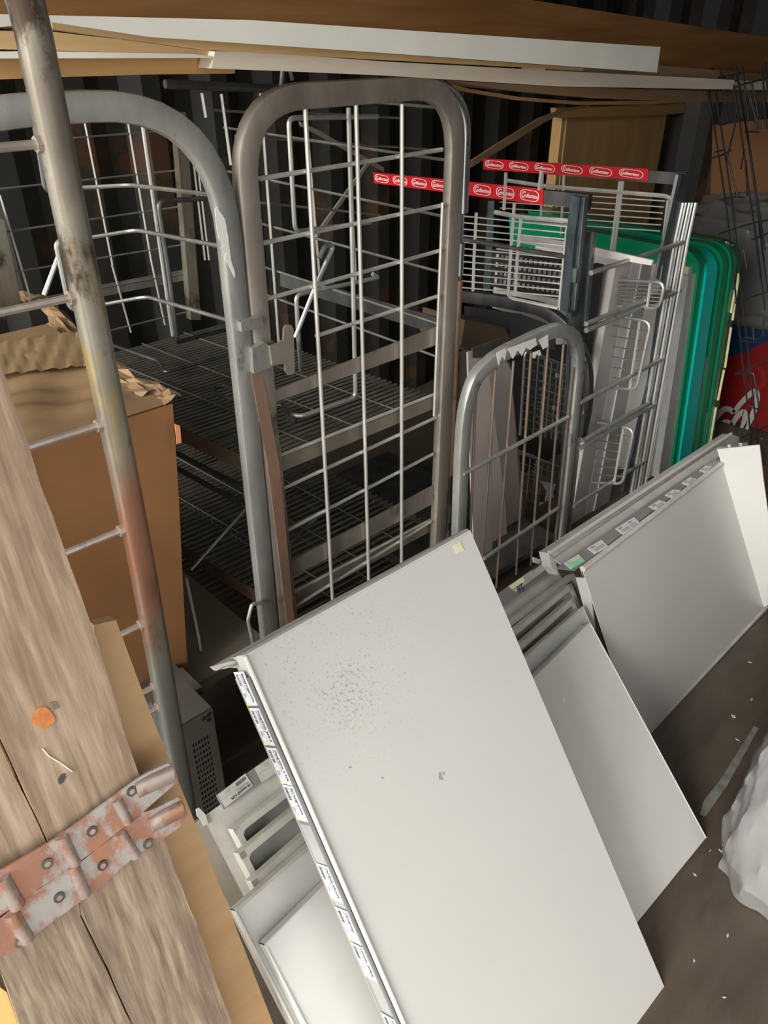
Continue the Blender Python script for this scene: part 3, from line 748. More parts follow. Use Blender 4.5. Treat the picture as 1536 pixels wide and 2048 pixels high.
basket('wire_basket', [(1035, 905), (1120, 935), (1105, 1080), (1020, 1080)], ('Y', 1.60), 9, 6, M['wire_dark'], 'dark wire basket behind the half door, lower one with white tag', (0, .14, 0))
slab('white_tag', [(1082, 962), (1112, 968), (1106, 985), (1110, 1002), (1090, 1003), (1095, 985)], ('Y', 1.58), (0, .002, 0), M['paper_torn'], 'crumpled white tag hanging in the lower dark basket', 'tag')
slab('white_tag', [(1081, 1004), (1108, 1008), (1104, 1022), (1075, 1018)], ('Y', 1.58), (0, .002, 0), M['paper_torn'], 'second torn white tag just below the crumpled one', 'tag')
slab('orange_clip', [(1115, 747), (1127, 748), (1126, 757), (1115, 756)], ('Y', 1.56), (0, .01, 0), M['copper_worn'], 'small orange clip on the upper dark basket', 'clip')
slab('orange_clip', [(1109, 812), (1122, 813), (1120, 822), (1108, 821)], ('Y', 1.56), (0, .01, 0), M['copper_worn'], 'orange clip a hand below the first one on the dark basket', 'clip')

# ================================================================== nested cages with red rails
def rail_cage(xp, red, grey, label, n_txt, txt_h):
    pl_ = ('X', xp)
    a = PP(red, pl_); g = PP(grey, pl_)
    t = thing('rail_cage', (xp, 1.8, 0), label, 'roll cage')
    y_front, y_back = g[1][1], a[0][1]
    z1 = (a[1][2] + a[0][2]) / 2; z0 = (a[2][2] + a[3][2]) / 2
    obj('top_rail', MB().prism([(xp + .004, y_back, a[0][2]), (xp + .004, y_front, g[1][2]), (xp + .004, y_front, g[2][2]), (xp + .004, y_back, a[3][2])], (.02, 0, 0)), M['zinc_dark'], t)
    st = obj('red_label_strip', MB().prism(a, (.003, 0, 0)), M['red'], t)
    # lettering reads from the wall towards the front
    ln = a[0][1] - a[1][1]
    for k in range(n_txt):
        f = (k + .5) / n_txt; step = ln / n_txt
        yc = a[0][1] - ln * f; zc_t = a[0][2] + (a[1][2] - a[0][2]) * f; zc_b = a[3][2] + (a[2][2] - a[3][2]) * f
        h = (zc_t - zc_b) * txt_h; zc = (zc_t + zc_b) / 2
        o = np.array([xp - .0012, yc + step * .34, zc - h * .36]); ex, ey = np.array([0, -1., 0]), np.array([0, 0, 1.])
        mb = text_mb('G', h * 1.5, o - ey * h * .12, ex, ey, .25, .0004, h * 1.0)
        join(mb, text_mb('efleortens', h, o + ex * h * .95, ex, ey, .25, .0004, step * .68 - h * .95))
        hw, hh = step * .385, (zc_t - zc_b) * .36; ring = []
        for s in range(24):
            an = 2 * math.pi * s / 24; cx_ = math.copysign(abs(math.cos(an)) ** .45, math.cos(an)); cy_ = math.copysign(abs(math.sin(an)) ** .8, math.sin(an))
            ring.append((cx_, cy_))
        c0 = np.array([xp - .0011, yc, zc]); n0 = len(mb.v)
        for sc in (1.0, .90):
            mb.v += [tuple(c0 + ex * q[0] * (hw - (1 - sc) * .03) + ey * q[1] * hh * (1 if sc == 1 else .90)) for q in ring]
        for s in range(24): mb.f.append((n0 + s, n0 + (s + 1) % 24, n0 + 24 + (s + 1) % 24, n0 + 24 + s)); mb.s.append(False)
        obj('rail_lettering', mb, M['white_ink'], st)
    return t, pl_
c1, p1 = rail_cage(2.0, [(746, 345), (1086, 378), (1086, 410), (748, 366)], [(1086, 378), (1176, 390), (1176, 420), (1086, 410)],
                   'nested cage side with red lettered rail standing nearer the tall cage door', 8, .40)
c2, p2 = rail_cage(2.57, [(966, 317), (1296, 338), (1296, 361), (968, 339)], [(1296, 338), (1372, 347), (1372, 372), (1296, 361)],
                   'nested cage side with red lettered rail standing nearer the green boards', 6, .40)
def post(c, px, plane, th, mat): return obj('corner_post', MB().prism(PP(px, plane), th), M[mat], c)
post(c1, [(1160, 394), (1176, 394), (1172, 470), (1152, 625), (1136, 625), (1150, 470)], ('Y', 1.30), (0, .03, 0), 'blued')
post(c1, [(1170, 394), (1177, 394), (1160, 560), (1153, 620), (1149, 620)], ('Y', 1.295), (0, .004, 0), 'zinc_bright')
post(c1, [(1163, 463), (1187, 465), (1172, 650), (1140, 1085), (1116, 1085), (1142, 640)], ('Y', 1.315), (0, .01, 0), 'blued')
post(c1, [(1187, 464), (1193, 465), (1176, 655), (1170, 655)], ('Y', 1.31), (0, .03, 0), 'zinc_bright')
obj('latch_clip', MB().prism(PP([(1154, 538), (1163, 540), (1160, 566), (1151, 566)], ('Y', 1.29)), (0, .02, 0)), M['zinc_bright'], c1)
def wires(c, lst, plane, r, mat):
    for pts in lst: tb('wire', rnd(PP(pts, plane), .02, 4), r, M[mat], c, 6)
wires(c1, [[(990, 424), (1042, 434), (1138, 442), (1148, 452), (1141, 540), (1132, 622)]], p1, .0075, 'wire')
wires(c1, [[(1042, 438), (1036, 500), (1030, 592)], [(1029, 405), (1022, 500), (1016, 590), (1024, 597), (1132, 620)], [(953, 425), (948, 520), (946, 582)], [(1012, 345), (1008, 420)], [(1083, 340), (1078, 380)], [(1135, 450), (1118, 618)]], p1, .0055, 'wire')
obj('flat_strap', MB().prism(PP([(976, 402), (988, 402), (980, 582), (966, 582)], p1), (.004, 0, 0)), M['blued'], c1)
for k in range(12):
    y = 432 + k * 13
    tb('wire', PP([(925, y), (1142 - k * 1.2, y + 22 - k * .3)], p1), .0026, M['wire'], c1, 5)
tb('wire', PP([(925, 478), (1144, 515)], p1), .008, M['zinc_dark'], c1, 7)
post(c2, [(1358, 348), (1380, 348), (1371, 400), (1330, 640), (1285, 900), (1266, 985), (1246, 985), (1300, 760)], ('Y', 1.31), (0, .012, 0), 'blued')
post(c2, [(1357, 350), (1364, 350), (1318, 560), (1312, 556)], ('Y', 1.30), (0, .01, 0), 'zinc_bright')
wires(c2, [[(1010, 360), (1090, 372), (1335, 392), (1351, 404), (1346, 425)], [(1345, 430), (1335, 545), (1318, 565)]], p2, .0075, 'wire')
wires(c2, [[(1246, 362), (1228, 505)], [(1240, 362), (1222, 500)], [(1336, 400), (1318, 548)], [(1128, 350), (1122, 470)], [(1085, 345), (1082, 440)]], p2, .0055, 'wire')
for k in range(6):
    y = 382 + k * 12
    tb('wire', PP([(1000, y - 2), (1330 - k * 2, y + 20)], p2), .0026, M['wire'], c2, 5)
# lower basket fronts hanging on the second cage
for (tl, tr, br, bl) in (((1225, 630), (1302, 644), (1272, 780), (1225, 775)), ((1195, 845), (1268, 858), (1245, 968), (1185, 965)), ((1230, 560), (1330, 565), (1318, 618), (1235, 612))):
    q = PP([tl, tr, br, bl], ('X', 2.40))
    obj('basket_front', MB().tube(rnd([q[0], q[1], q[2], q[3]], .03, 4), .006, 8), M['zinc'], c2)
    for k in range(1, 7):
        f = k / 7; tb('wire', [q[0] + (q[3] - q[0]) * f, q[1] + (q[2] - q[1]) * f], .0028, M['wire_dark'], c2, 5)
    f = .72; tb('wire', [q[0] + (q[1] - q[0]) * f, q[3] + (q[2] - q[3]) * f], .0048, M['wire'], c2, 6)
for k in range(5):
    f = k * 6.2
    tb('stacked_tube', PP([(1366 + f, 405), (1355 + f - 5, 480), (1262 + f, 985)], ('Y', 1.285 + .012 * (4 - k) * .5)), .0075, M['zinc_bright' if k % 2 else 'wire'], c2, 8)
for a, b, r in (((1182, 546), (1368, 484), .008), ((1172, 648), (1338, 580), .008), ((1172, 661), (1360, 581), .0085), ((1160, 805), (1327, 717), .0075), ((1164, 882), (1298, 806), .008), ((1158, 898), (1318, 804), .0075), ((1146, 1012), (1290, 922), .0075)):
    tb('rung', PP([a, b], ('Y', YS - .01)), r, M['zinc'], c2, 8)

# boards stacked on edge: a front edge that leans, a long side running to the wall
def board_on_edge(name, px, yf, depth, R, mat, label, cat, group=None, rim=None, z_floor=True):
    tl, tr, br, bl = PP(px, ('Y', yf))
    zt = (tl[2] + tr[2]) / 2; zb = (br[2] + bl[2]) / 2
    def xl(z): f = (z - zb) / (zt - zb); return bl[0] + (tl[0] - bl[0]) * f
    def xr(z): f = (z - zb) / (zt - zb); return br[0] + (tr[0] - br[0]) * f
    z0 = .004 if z_floor else zb
    prof = [(yf, z0)]
    for k in range(9):
        a = math.pi / 2 * k / 8
        prof.append((yf + R - R * math.cos(a), zt - R + R * math.sin(a))) if R > 0 else None
    if R <= 0: prof.append((yf, zt))
    prof += [(yf + depth, zt), (yf + depth, z0)]
    L = [(xl(z), y, z) for y, z in prof]; Rr = [(xr(z), y, z) for y, z in prof]; n = len(prof)
    mb = MB().add(L + Rr, [tuple(range(n)), tuple(range(2 * n - 1, n - 1, -1))] + [(i, i + n, (i + 1) % n + n, (i + 1) % n) for i in range(n)])
    o = tag(obj(name, mb, mat), label, cat, group)
    if rim:
        path = [((xl(z) + xr(z)) / 2, y, z) for y, z in prof[:-1]]
        obj('edge_rim', MB().sweep(path, rrect(rim[0], rim[1], .004, 2), None), rim[2], o)
    return o
board_on_edge('white_board', (( 1372, 540), (1381, 540), (1309, 960), (1296, 960)), 1.390, .7, 0, M['white_bright'], 'white board edge standing between cage tubes and silver profile', 'board')
board_on_edge('alu_profile', ((1379, 546), (1408, 549), (1345, 940), (1316, 960)), 1.360, .05, 0, M['alu'], 'scratched silver aluminium profile with a screw at the top, beside the teal board', 'profile')
o = bpy.data.objects['alu_profile']
c0 = P(1397, 559, ('Y', 1.357)); obj('screw_head', MB().tube([c0, c0 + [0, .003, 0]], .006, 10), M['zinc_bright'], o)
board_on_edge('cream_block', ((1379, 530), (1394, 533), (1392, 549), (1376, 546)), 1.380, .05, 0, M['cream'], 'cream block end above the silver profile', 'block', None, None, False)
board_on_edge('green_board', ((1404, 502), (1419, 504), (1356, 936), (1343, 946)), 1.350, .9, .07, M['green'], 'green rounded board next to the silver profile, in front of the teal one', 'board', None)
board_on_edge('teal_board', ((1420, 503), (1440, 506), (1381, 920), (1357, 936)), 1.340, .95, .085, M['teal'], 'thick teal rounded board, the only one of that colour', 'board')
board_on_edge('grey_edge_board', ((1443, 535), (1452, 536), (1393, 915), (1383, 922)), 1.360, .9, .05, M['gap_grey'], 'thin grey-brown board edge right behind the teal board', 'board')
board_on_edge('green_board', ((1452, 492), (1461, 494), (1401, 908), (1391, 914)), 1.350, .95, .085, M['green'], 'green rounded board between two grey edges', 'board')
board_on_edge('grey_edge_board', ((1462, 528), (1472, 530), (1411, 902), (1402, 908)), 1.360, .9, .05, M['leaf_light'], 'light grey board edge between the last green boards', 'board')
board_on_edge('green_board', ((1470, 487), (1479, 489), (1417, 897), (1408, 902)), 1.350, .95, .085, M['green'], 'green rounded board with scuffed rim before the yellow-edged one', 'board')
board_on_edge('green_board', ((1480, 484), (1489, 486), (1426, 892), (1417, 897)), 1.355, .97, .085, M['green_d'], 'outermost green rounded board with a worn yellow edge', 'board')
o = bpy.data.objects['green_board.003']
for a, b in (((1478, 545), (1465, 640)), ((1462, 655), (1450, 735)), ((1448, 740), (1436, 800)), ((1432, 815), (1418, 900)), ((1470, 580), (1462, 625))):
    obj('worn_edge', MB().sweep(PP([a, b], ('Y', 1.345)), rrect(.010, .008, .002, 1)), M['label_yellow'], o)
obj('worn_edge', MB().sweep(PP([(1452, 484), (1470, 493), (1481, 512)], ('Y', 1.39)), rrect(.005, .006, .002, 1)), M['label_yellow'], o)

# grey boards on edge inside the nested cages
board_on_edge('grey_board_on_edge', ((1189, 533), (1208, 531), (1165, 830), (1150, 830)), 1.42, .03, 0, M['black'], 'black board on edge inside the nested cages', 'board')
board_on_edge('grey_board_on_edge', ((1210, 536), (1233, 534), (1178, 900), (1160, 900)), 1.43, .03, 0, M['strip'], 'dark grey board on edge beside the black one', 'board')
board_on_edge('grey_board_on_edge', ((1232, 530), (1262, 527), (1192, 905), (1166, 905)), 1.40, .03, 0, M['leaf_light'], 'pinkish grey board on edge in the nested cages', 'board')
board_on_edge('grey_board_on_edge', ((1263, 524), (1284, 523), (1210, 905), (1193, 905)), 1.40, .03, 0, M['pale_board2'], 'light grey ridged board on edge, the middle of three pale ones', 'board')
board_on_edge('grey_board_on_edge', ((1285, 524), (1306, 522), (1236, 905), (1211, 905)), 1.395, .03, 0, M['white_b'], 'pale board on edge nearest the red-railed cage corner', 'board')
slab('pale_sheet', [(1285, 545), (1312, 540), (1315, 620), (1260, 850), (1215, 960), (1200, 960)], ('Y', 1.9), (0, .01, 0), M['leaf_light'], 'pale sheet standing behind the baskets of the rear nested cage', 'sheet')
slab('pale_sheet', [(1038, 470), (1060, 470), (1190, 495), (1306, 521), (1302, 531), (1190, 512), (1040, 486)], ('X', 2.25), (.01, 0, 0), M['leaf_light'], 'pale sheet edge running back above the dark crate', 'sheet')
# dark crate wall with square openings
t = thing('plastic_crate', P(1050, 600, ('X', 2.35)) * [1, 1, 0] + [0, 0, .5], 'black crate side with rows of square openings inside the nested cages', 'crate')
tl, tr, bl = P(975, 512, ('X', 2.35)), P(1128, 535, ('X', 2.35)), P(978, 572, ('X', 2.35))
perforated(bl - [.0, 0, 0], tr - tl, (0, 0, 1), np.linalg.norm(tr - tl), tl[2] - bl[2] + .03, 14, 4, (.02, np.linalg.norm(tr - tl) - .02), (.01, tl[2] - bl[2] + .02), M['black'], t)
obj('crate_lining', MB().prism([tl + [.05, 0, .02], tr + [.05, 0, .02], (tr[0] + .05, tr[1], bl[2] - .1), (tl[0] + .05, tl[1], bl[2] - .1)], (.01, 0, 0)), M['leaf_light'], t)

# ================================================================== far right: carton, film, sign, rack
slab('brown_carton', [(1424, 300), (1425, 250), (1560, 235), (1640, 240), (1640, 420), (1420, 420)], ('X', 4.3), (.1, 0, 0), M['card'], 'brown carton deep behind the black wire rack', 'carton')
t = thing('wrapped_bundle', P(1470, 560, ('X', 4.0)) * [1, 1, 0], 'bulky bundle wrapped in dull clear film behind the wire rack', 'wrapped bundle')
bc = P(1505, 520, ('X', 4.0)); 
def bundle(u, v):
    th = 2 * math.pi * u; ph = math.pi * (v - .5)
    k = 1 + .05 * math.sin(5 * th + 3 * v * 6) + .035 * math.sin(11 * th - 9 * v) + .03 * math.sin(17 * v * 3 + 4 * th)
    c_, s_ = math.cos(ph), math.sin(ph)
    e = lambda q: math.copysign(abs(q) ** .6, q)
    return (bc[0] + .22 * k * e(c_) * math.cos(th), bc[1] - .02 + .42 * k * e(c_) * math.sin(th), bc[2] - .02 + .30 * k * e(s_))
obj('film_cover', MB().grid(bundle, 44, 26), M['film_dark'], t)
obj('film_core', MB().obox(bc - [0, .02, .03], (.15, 0, 0), (0, .32, 0), (0, 0, .22)), plain('dark_goods', (.10, .095, .09), .6), t)
obj('bundle_stand', MB().obox((bc[0] + .1, bc[1], (bc[2] - .25) / 2), (.2, 0, 0), (0, .2, 0), (0, 0, (bc[2] - .25) / 2)), M['black'], t)

sg = ('X', 3.7)
t = thing('ice_cream_sign', P(1480, 900, sg) * [1, 1, 0], 'red and blue sign board with a white double heart swirl emblem', 'sign')
q = PP([(1400, 980), (1424, 800), (1445, 712), (1470, 700), (1500, 690), (1536, 668), (1660, 640), (1660, 980)], sg)
obj('red_panel', MB().prism([(3.7, p[1], max(p[2], .02)) for p in q[1:-1]] + [(3.7, q[-2][1], .02), (3.7, q[1][1], .02)], (.03, 0, 0)), M['sign_red'], t)
obj('blue_panel', MB().prism(PP([(1445, 713), (1452, 690), (1462, 652), (1500, 660), (1536, 664), (1660, 640), (1660, 652), (1536, 682), (1500, 700), (1470, 711)], ('X', 3.699)), (.03, 0, 0)), M['sign_blue'], t)
def stroke(px, ws, plane):
    c = [np.array(p, float) for p in px]; L, R = [], []
    for i, p in enumerate(c):
        d = unit(c[min(i + 1, len(c) - 1)] - c[max(i - 1, 0)]); nn = np.array([-d[1], d[0]]); w = ws[i] / 2
        L.append(P(*(p + nn * w), plane)); R.append(P(*(p - nn * w), plane))
    n = len(c); mb = MB()
    return mb.add(L + R, [(i, i + 1, n + i + 1, n + i) for i in range(n - 1)])
ep = ('X', 3.697)
for px in ([(1421, 866), (1426, 848), (1438, 827), (1450, 818), (1460, 819), (1468, 826)], [(1468, 826), (1477, 812), (1492, 796), (1506, 784), (1513, 786), (1514, 800), (1508, 822), (1498, 845), (1484, 872), (1470, 900)],
           [(1435, 902), (1432, 880), (1438, 856), (1448, 845), (1457, 845), (1463, 852)], [(1463, 852), (1472, 836), (1482, 826), (1489, 825), (1490, 838), (1484, 858), (1474, 880)]):
    s = smooth(px); obj('heart_emblem', stroke(s, [9.5 + 1.5 * math.sin(math.pi * i / len(s)) for i in range(len(s))], ep), M['sign_white'], t)
ring = [(1509 + 20 * math.cos(a), 757 + 22 * math.sin(a)) for a in np.linspace(-1.2, 4.6, 22)]
obj('pale_swirl', stroke(ring, [9] * 22, ('X', 3.698)), M['sign_red2'], t)

rk = ('X', 2.95)
rack = thing('wire_rack', P(1470, 870, rk) * [1, 1, 0], 'spindly black wire display rack of long thin double rods and cross hooks', 'wire rack')
for pts in ([(1411, 137), (1452, 410), (1505, 905)], [(1424, 136), (1465, 410), (1518, 905)], [(1441, 143), (1457, 243)], [(1443, 155), (1453, 202)], [(1471, 132), (1495, 270), (1528, 520)],
            [(1484, 130), (1498, 240)], [(1464, 150), (1480, 250), (1506, 440), (1522, 560)], [(1475, 150), (1500, 300), (1530, 500)], [(1524, 132), (1533, 258)], [(1530, 124), (1540, 240)],
            [(1476, 225), (1452, 322)], [(1474, 225), (1474, 243)], [(1492, 320), (1494, 392)], [(1489, 298), (1481, 338)], [(1498, 180), (1515, 260)], [(1490, 175), (1520, 258)], [(1455, 310), (1475, 395)],
            [(1508, 440), (1530, 620)], [(1517, 440), (1540, 620)], [(1502, 160), (1516, 232)]):
    tb('rod', PP(pts, rk), .0034, M['wire_black'], rack, 6)
for pts in ([(1396, 162), (1440, 155), (1485, 146)], [(1451, 140), (1455, 160), (1465, 165), (1475, 160)], [(1452, 183), (1480, 170), (1540, 155)], [(1427, 247), (1445, 250), (1457, 245), (1475, 243)], [(1490, 263), (1518, 264)],
            [(1419, 318), (1450, 308), (1462, 300)], [(1430, 304), (1448, 300)], [(1447, 398), (1470, 393), (1488, 395)], [(1438, 468), (1490, 450), (1545, 438)], [(1503, 480), (1545, 463)],
            [(1470, 606), (1500, 595), (1545, 580)], [(1484, 678), (1494, 674), (1512, 680), (1526, 674), (1527, 640)], [(1484, 682), (1508, 686), (1506, 655)], [(1470, 748), (1500, 735), (1540, 722)], [(1470, 748), (1507, 745), (1519, 820), (1498, 812)], [(1475, 545), (1494, 540), (1487, 500)],
            [(1483, 875), (1540, 850)], [(1483, 876), (1506, 880), (1524, 875), (1530, 930)]):
    tb('hook', rnd(PP(pts, rk), .012, 3), .0034, M['wire_black'], rack, 6)
tb('rod', PP([(1500, 880), (1512, 1010)], rk), .0034, M['wire_black'], rack, 6)

# ================================================================== white shelves leaning in a stack
SL = unit((0, .412, .436)); NB = unit((0, -.436, .412))
B0 = np.array([1.42, .333, 0.0])
def lean(k): return (B0 + NB * k, NB)
def down_to(p, z=.0): return p - SL * ((p[2] - z) / SL[2])
def tray(px_l, px_r, off, label, hollow=True, lip=.03, mat='white_dirty', mat2='white_cool', w=.012):
    """sheet shelf leaning on its long edge; hollow side to the viewer shows the rolled rim"""
    pl_ = lean(off); tl, tr = P(*px_l, pl_), P(*px_r, pl_)
    bl, br = down_to(tl, .004), down_to(tr, .004)
    if off < -.01: br = br - unit(tr - tl) * .075
    t = thing('shelf_tray', (bl + br) / 2 * [1, 1, 0], label, 'shelf')
    ex = unit(tr - tl); bk_ = -NB * lip
    if hollow:
        obj('back_sheet', MB().prism([p + bk_ for p in (tl, tr, br, bl)], -NB * .002), M[mat2], t)
        obj('top_lip', MB().prism([tl, tr, tr + bk_, tl + bk_], SL * .0016).prism([tl, tr, tr - SL * w, tl - SL * w], NB * .002), M[mat], t)
        for p, q, s in ((tl, bl, 1), (tr, br, -1)):
            obj('side_lip', MB().prism([p, q, q + bk_, p + bk_], ex * s * .0016).prism([p, q, q + ex * s * w, p + ex * s * w], NB * .002), M[mat], t)
        for p, s in ((tl, 1), (tr, -1)):
            c = p - SL * w + ex * s * w; g = [c]
            for k in range(5):
                a = math.pi / 2 * k / 4; g.append(c + ex * s * .012 * (1 - math.sin(a)) - SL * .012 * (1 - math.cos(a)))
            obj('rim_corner', MB().prism(g, NB * .0018), M[mat], t)
    else:
        obj('top_sheet', MB().prism([tl, tr, br, bl], -NB * .0018), M[mat], t)
        obj('top_lip', MB().prism([tl, tr, tr + bk_, tl + bk_], -SL * .002), M[mat2], t)
        for p, q, s in ((tl, bl, 1), (tr, br, -1)):
            obj('side_lip', MB().prism([p, q, q + bk_, p + bk_], ex * s * .002), M[mat2], t)
        obj('rolled_edge', MB().tube([tl, tr], .003, 8).tube([tl, bl], .003, 8).tube([tr, br], .0016, 6), M[mat2], t)
    return t, tl, tr, ex
tray((530, 1890), (1180, 1246), 0.0, 'plain white shelf face leaning foremost in the low stack, beside the big labelled shelf', False, .03, 'white_b', 'white_b')
tray((471, 1821), (1166, 1214), -.034, 'white shelf second in the low stack with only a band of its face visible', False, .03, 'white_cool', 'white_dirty')
tray((503, 1764), (1145, 1197), -.068, 'hollow white shelf tray third in the low stack')
tray((478, 1708), (1142, 1168), -.10, 'hollow white shelf tray fourth in the low stack with wide dark recess')
tray((467, 1660), (1147, 1147), -.135, 'hollow white shelf tray fifth in the low stack, its rim standing highest')
# rearmost shelf with the price rail
pl_ = lean(-.175)
tl, tr = P(406, 1634, pl_), P(1112, 1134, pl_); ex = unit(tr - tl)
t = thing('price_rail_shelf', down_to((tl + tr) / 2, 0), 'rearmost low white shelf carrying a dark price rail with upside-down cards', 'shelf')
obj('back_sheet', MB().prism([tl, tr, down_to(tr, .004), down_to(tl, .004)], -NB * .002), M['white_dirty'], t)
obj('side_lip', MB().prism([tl, tl - ex * .032, down_to(tl - ex * .032, .004), down_to(tl, .004)], -NB * .02), M['taupe'], t)
obj('hook_tab', MB().prism([P(x, y, lean(-.17)) for x, y in ((392, 1618), (398, 1615), (412, 1630), (416, 1648), (408, 1652), (402, 1640), (394, 1632))], -NB * .003), M['white_dirty'], t)
obj('hook_tab', MB().prism([P(x, y, lean(-.17)) for x, y in ((1091, 1122), (1105, 1126), (1107, 1148), (1098, 1150), (1091, 1133))], -NB * .003), M['white_b'], t)
obj('hook_tab', MB().prism([P(x, y, lean(-.17)) for x, y in ((1066, 1114), (1081, 1119), (1080, 1128), (1067, 1124))], -NB * .003), M['white_b'], t)
pl_ = lean(-.166)
a, b, c, d = [P(x, y, pl_) for x, y in ((433, 1590), (1088, 1122), (1102, 1144), (448, 1619))]
obj('price_rail', MB().prism([a, b, c, d], -NB * .006), M['strip'], t)
exr = unit(a - b); eyr = unit(np.cross(NB, exr))
for (x0, y0), (x1, y1), (x2, y2), ttl, sub in (((448, 1617), (503, 1573), (435, 1590), 'Fil naturell 4,2%', 'VALIO 1000 G'), ((527, 1562), (590, 1520), (509, 1536), 'naturell', '')):
    lo, hi, top_ = P(x0, y0, pl_), P(x1, y1, pl_), P(x2, y2, pl_)
    w = np.linalg.norm(hi - lo); h = np.linalg.norm(top_ - lo)
    e1 = unit(lo - hi); e2 = unit(np.cross(NB, e1))
    price_label(t, hi - e2 * h if e2 @ (top_ - lo) > 0 and False else (hi if e2 @ (top_ - lo) > 0 else hi + (top_ - lo)), e1, e2, NB, w, h, ttl, sub, False, 'white_dirty')
q = [P(x, y, lean(-.1635)) for x, y in ((1017, 1172), (1083, 1128), (1093, 1138), (1032, 1184))]
lab = obj('price_label', MB().prism(q, -NB * .001), M['white_dirty'], t)
obj('label_corner', MB().prism([P(x, y, lean(-.1631)) for x, y in ((1019, 1172), (1046, 1154), (1049, 1163), (1024, 1178))], -NB * .0003), M['label_yellow'], lab)
e1 = unit(q[3] - q[2]); e2 = unit(np.cross(NB, e1))
o_ = P(1044, 1166, lean(-.1628))
ink = text_mb('26', .026, o_, e1, e2, .1, .0006)
rect_mb(P(1080, 1134, lean(-.1628)), e1, e2, 0, -.012, .03, -.004, ink)
obj('label_print', ink, M['ink'], lab)
# loose white offcut between the stack and the long shelf
slab('white_offcut', [(1151, 1155), (1177, 1156), (1188, 1240), (1190, 1275), (1176, 1246), (1163, 1200)], ('X', 1.47), (.003, 0, 0), M['white_b'], 'small bright white offcut standing between low stack and long shelf', 'offcut')

# ---- long shelf with price cards leaning along the wall side
c0, c1_ = P(1310, 1455, ('Z', 0)), P(1532, 1222, ('Z', 0)); ctl = P(1165, 1138, ('Y', .80))
nc = unit(np.cross(c1_ - c0, ctl - c0)); nc = nc if nc[1] < 0 else -nc
pc = (c0, nc)
ctr = P(1471, 905, pc); cbr = P(1533, 1214, pc); cex = unit(ctr - ctl); cdn = unit(c0 - ctl)
cbl = ctl + (c0 - ctl) - cex * 0.34
cbl = P(1200, 1570, pc) if False else np.array([ctl[0] + (cbr[0] - ctr[0]), *(c0[1:])])
t = thing('long_shelf', (ctl + ctr) / 2 * [1, 1, 0], 'large grey-white shelf with a dark rail of price cards, leaning furthest along the floor', 'shelf')
obj('top_sheet', MB().prism([ctl, ctr, cbr, cbl], -nc * .002), M['white'], t)
obj('bottom_lip', MB().prism([cbl, cbr, cbr - nc * .03, cbl - nc * .03], unit(cbl - ctl) * .012), M['white_dirty'], t)
obj('rolled_edge', MB().tube([ctl, ctr], .008, 10).tube([ctr, cbr], .004, 8).tube([cbl, cbr], .006, 8), M['white_dirty'], t)
b_ = -nc * .055
rl = [P(x, y, (ctl + b_ * .15, nc)) for x, y in ((1112, 1136), (1418, 918), (1440, 912), (1150, 1140))]
rail_n = unit(np.cross(cex, nc)); rail_n = rail_n if rail_n[2] > 0 else -rail_n
rp = (ctl + rail_n * .004, unit(rail_n + nc * .9))
obj('price_rail', MB().prism([P(x, y, rp) for x, y in ((1112, 1136), (1300, 1003), (1400, 935), (1437, 915), (1440, 922), (1330, 1003), (1150, 1140))], -rp[1] * .004), M['strip'], t)
obj('rail_back', MB().prism([P(x, y, (ctl - nc * .03, unit(rail_n + nc * .6))) for x, y in ((1108, 1118), (1440, 893), (1470, 893), (1440, 912), (1130, 1136))], -nc * .004), M['white_dirty'], t)
cr = rp[1]
def card(px, ttl, parent, mats=None):
    q = [P(x, y, (rp[0] + cr * .002, cr)) for x, y in px]
    e1 = unit(q[1] - q[0]); e2 = unit(np.cross(cr, e1)); w = np.linalg.norm(q[1] - q[0]); h = np.linalg.norm(q[3] - q[0])
    l = obj('price_label', MB().prism(q, -cr * .001), M['white_b'], parent)
    ink = text_mb(ttl, h * .28, q[3] + e1 * w * .1 + (q[0] - q[3]) * .66 + cr * .001, e1, e2, 0, .0002, w * .6)
    if mats:
        obj('green_band', MB().prism([q[3] + cr * .0004, q[2] + cr * .0004, q[2] * .45 + q[1] * .55 + cr * .0004, q[3] * .45 + q[0] * .55 + cr * .0004], cr * .0003), M['green_print'], l)
    else:
        o2 = q[3] + cr * .001
        for k in range(2): rect_mb(o2, e1, e2, w * .12, h * (.38 - .2 * k), w * .8, h * (.48 - .2 * k), ink)
    obj('label_print', ink, M['ink_grey'], l)
card([(1127, 1126), (1157, 1108), (1170, 1122), (1142, 1138)], '12', t, True)
for px in ([(1174, 1096), (1203, 1079), (1217, 1093), (1190, 1108)], [(1231, 1057), (1250, 1045), (1262, 1060), (1246, 1069)], [(1251, 1044), (1268, 1034), (1281, 1046), (1263, 1059)], [(1297, 1013), (1318, 1000), (1333, 1004), (1315, 1021)],
           [(1330, 990), (1345, 979), (1362, 980), (1346, 997)], [(1363, 966), (1380, 954), (1394, 958), (1378, 972)], [(1398, 941), (1412, 931), (1424, 933), (1412, 946)]):
    card(px, 'Mjölk', t)
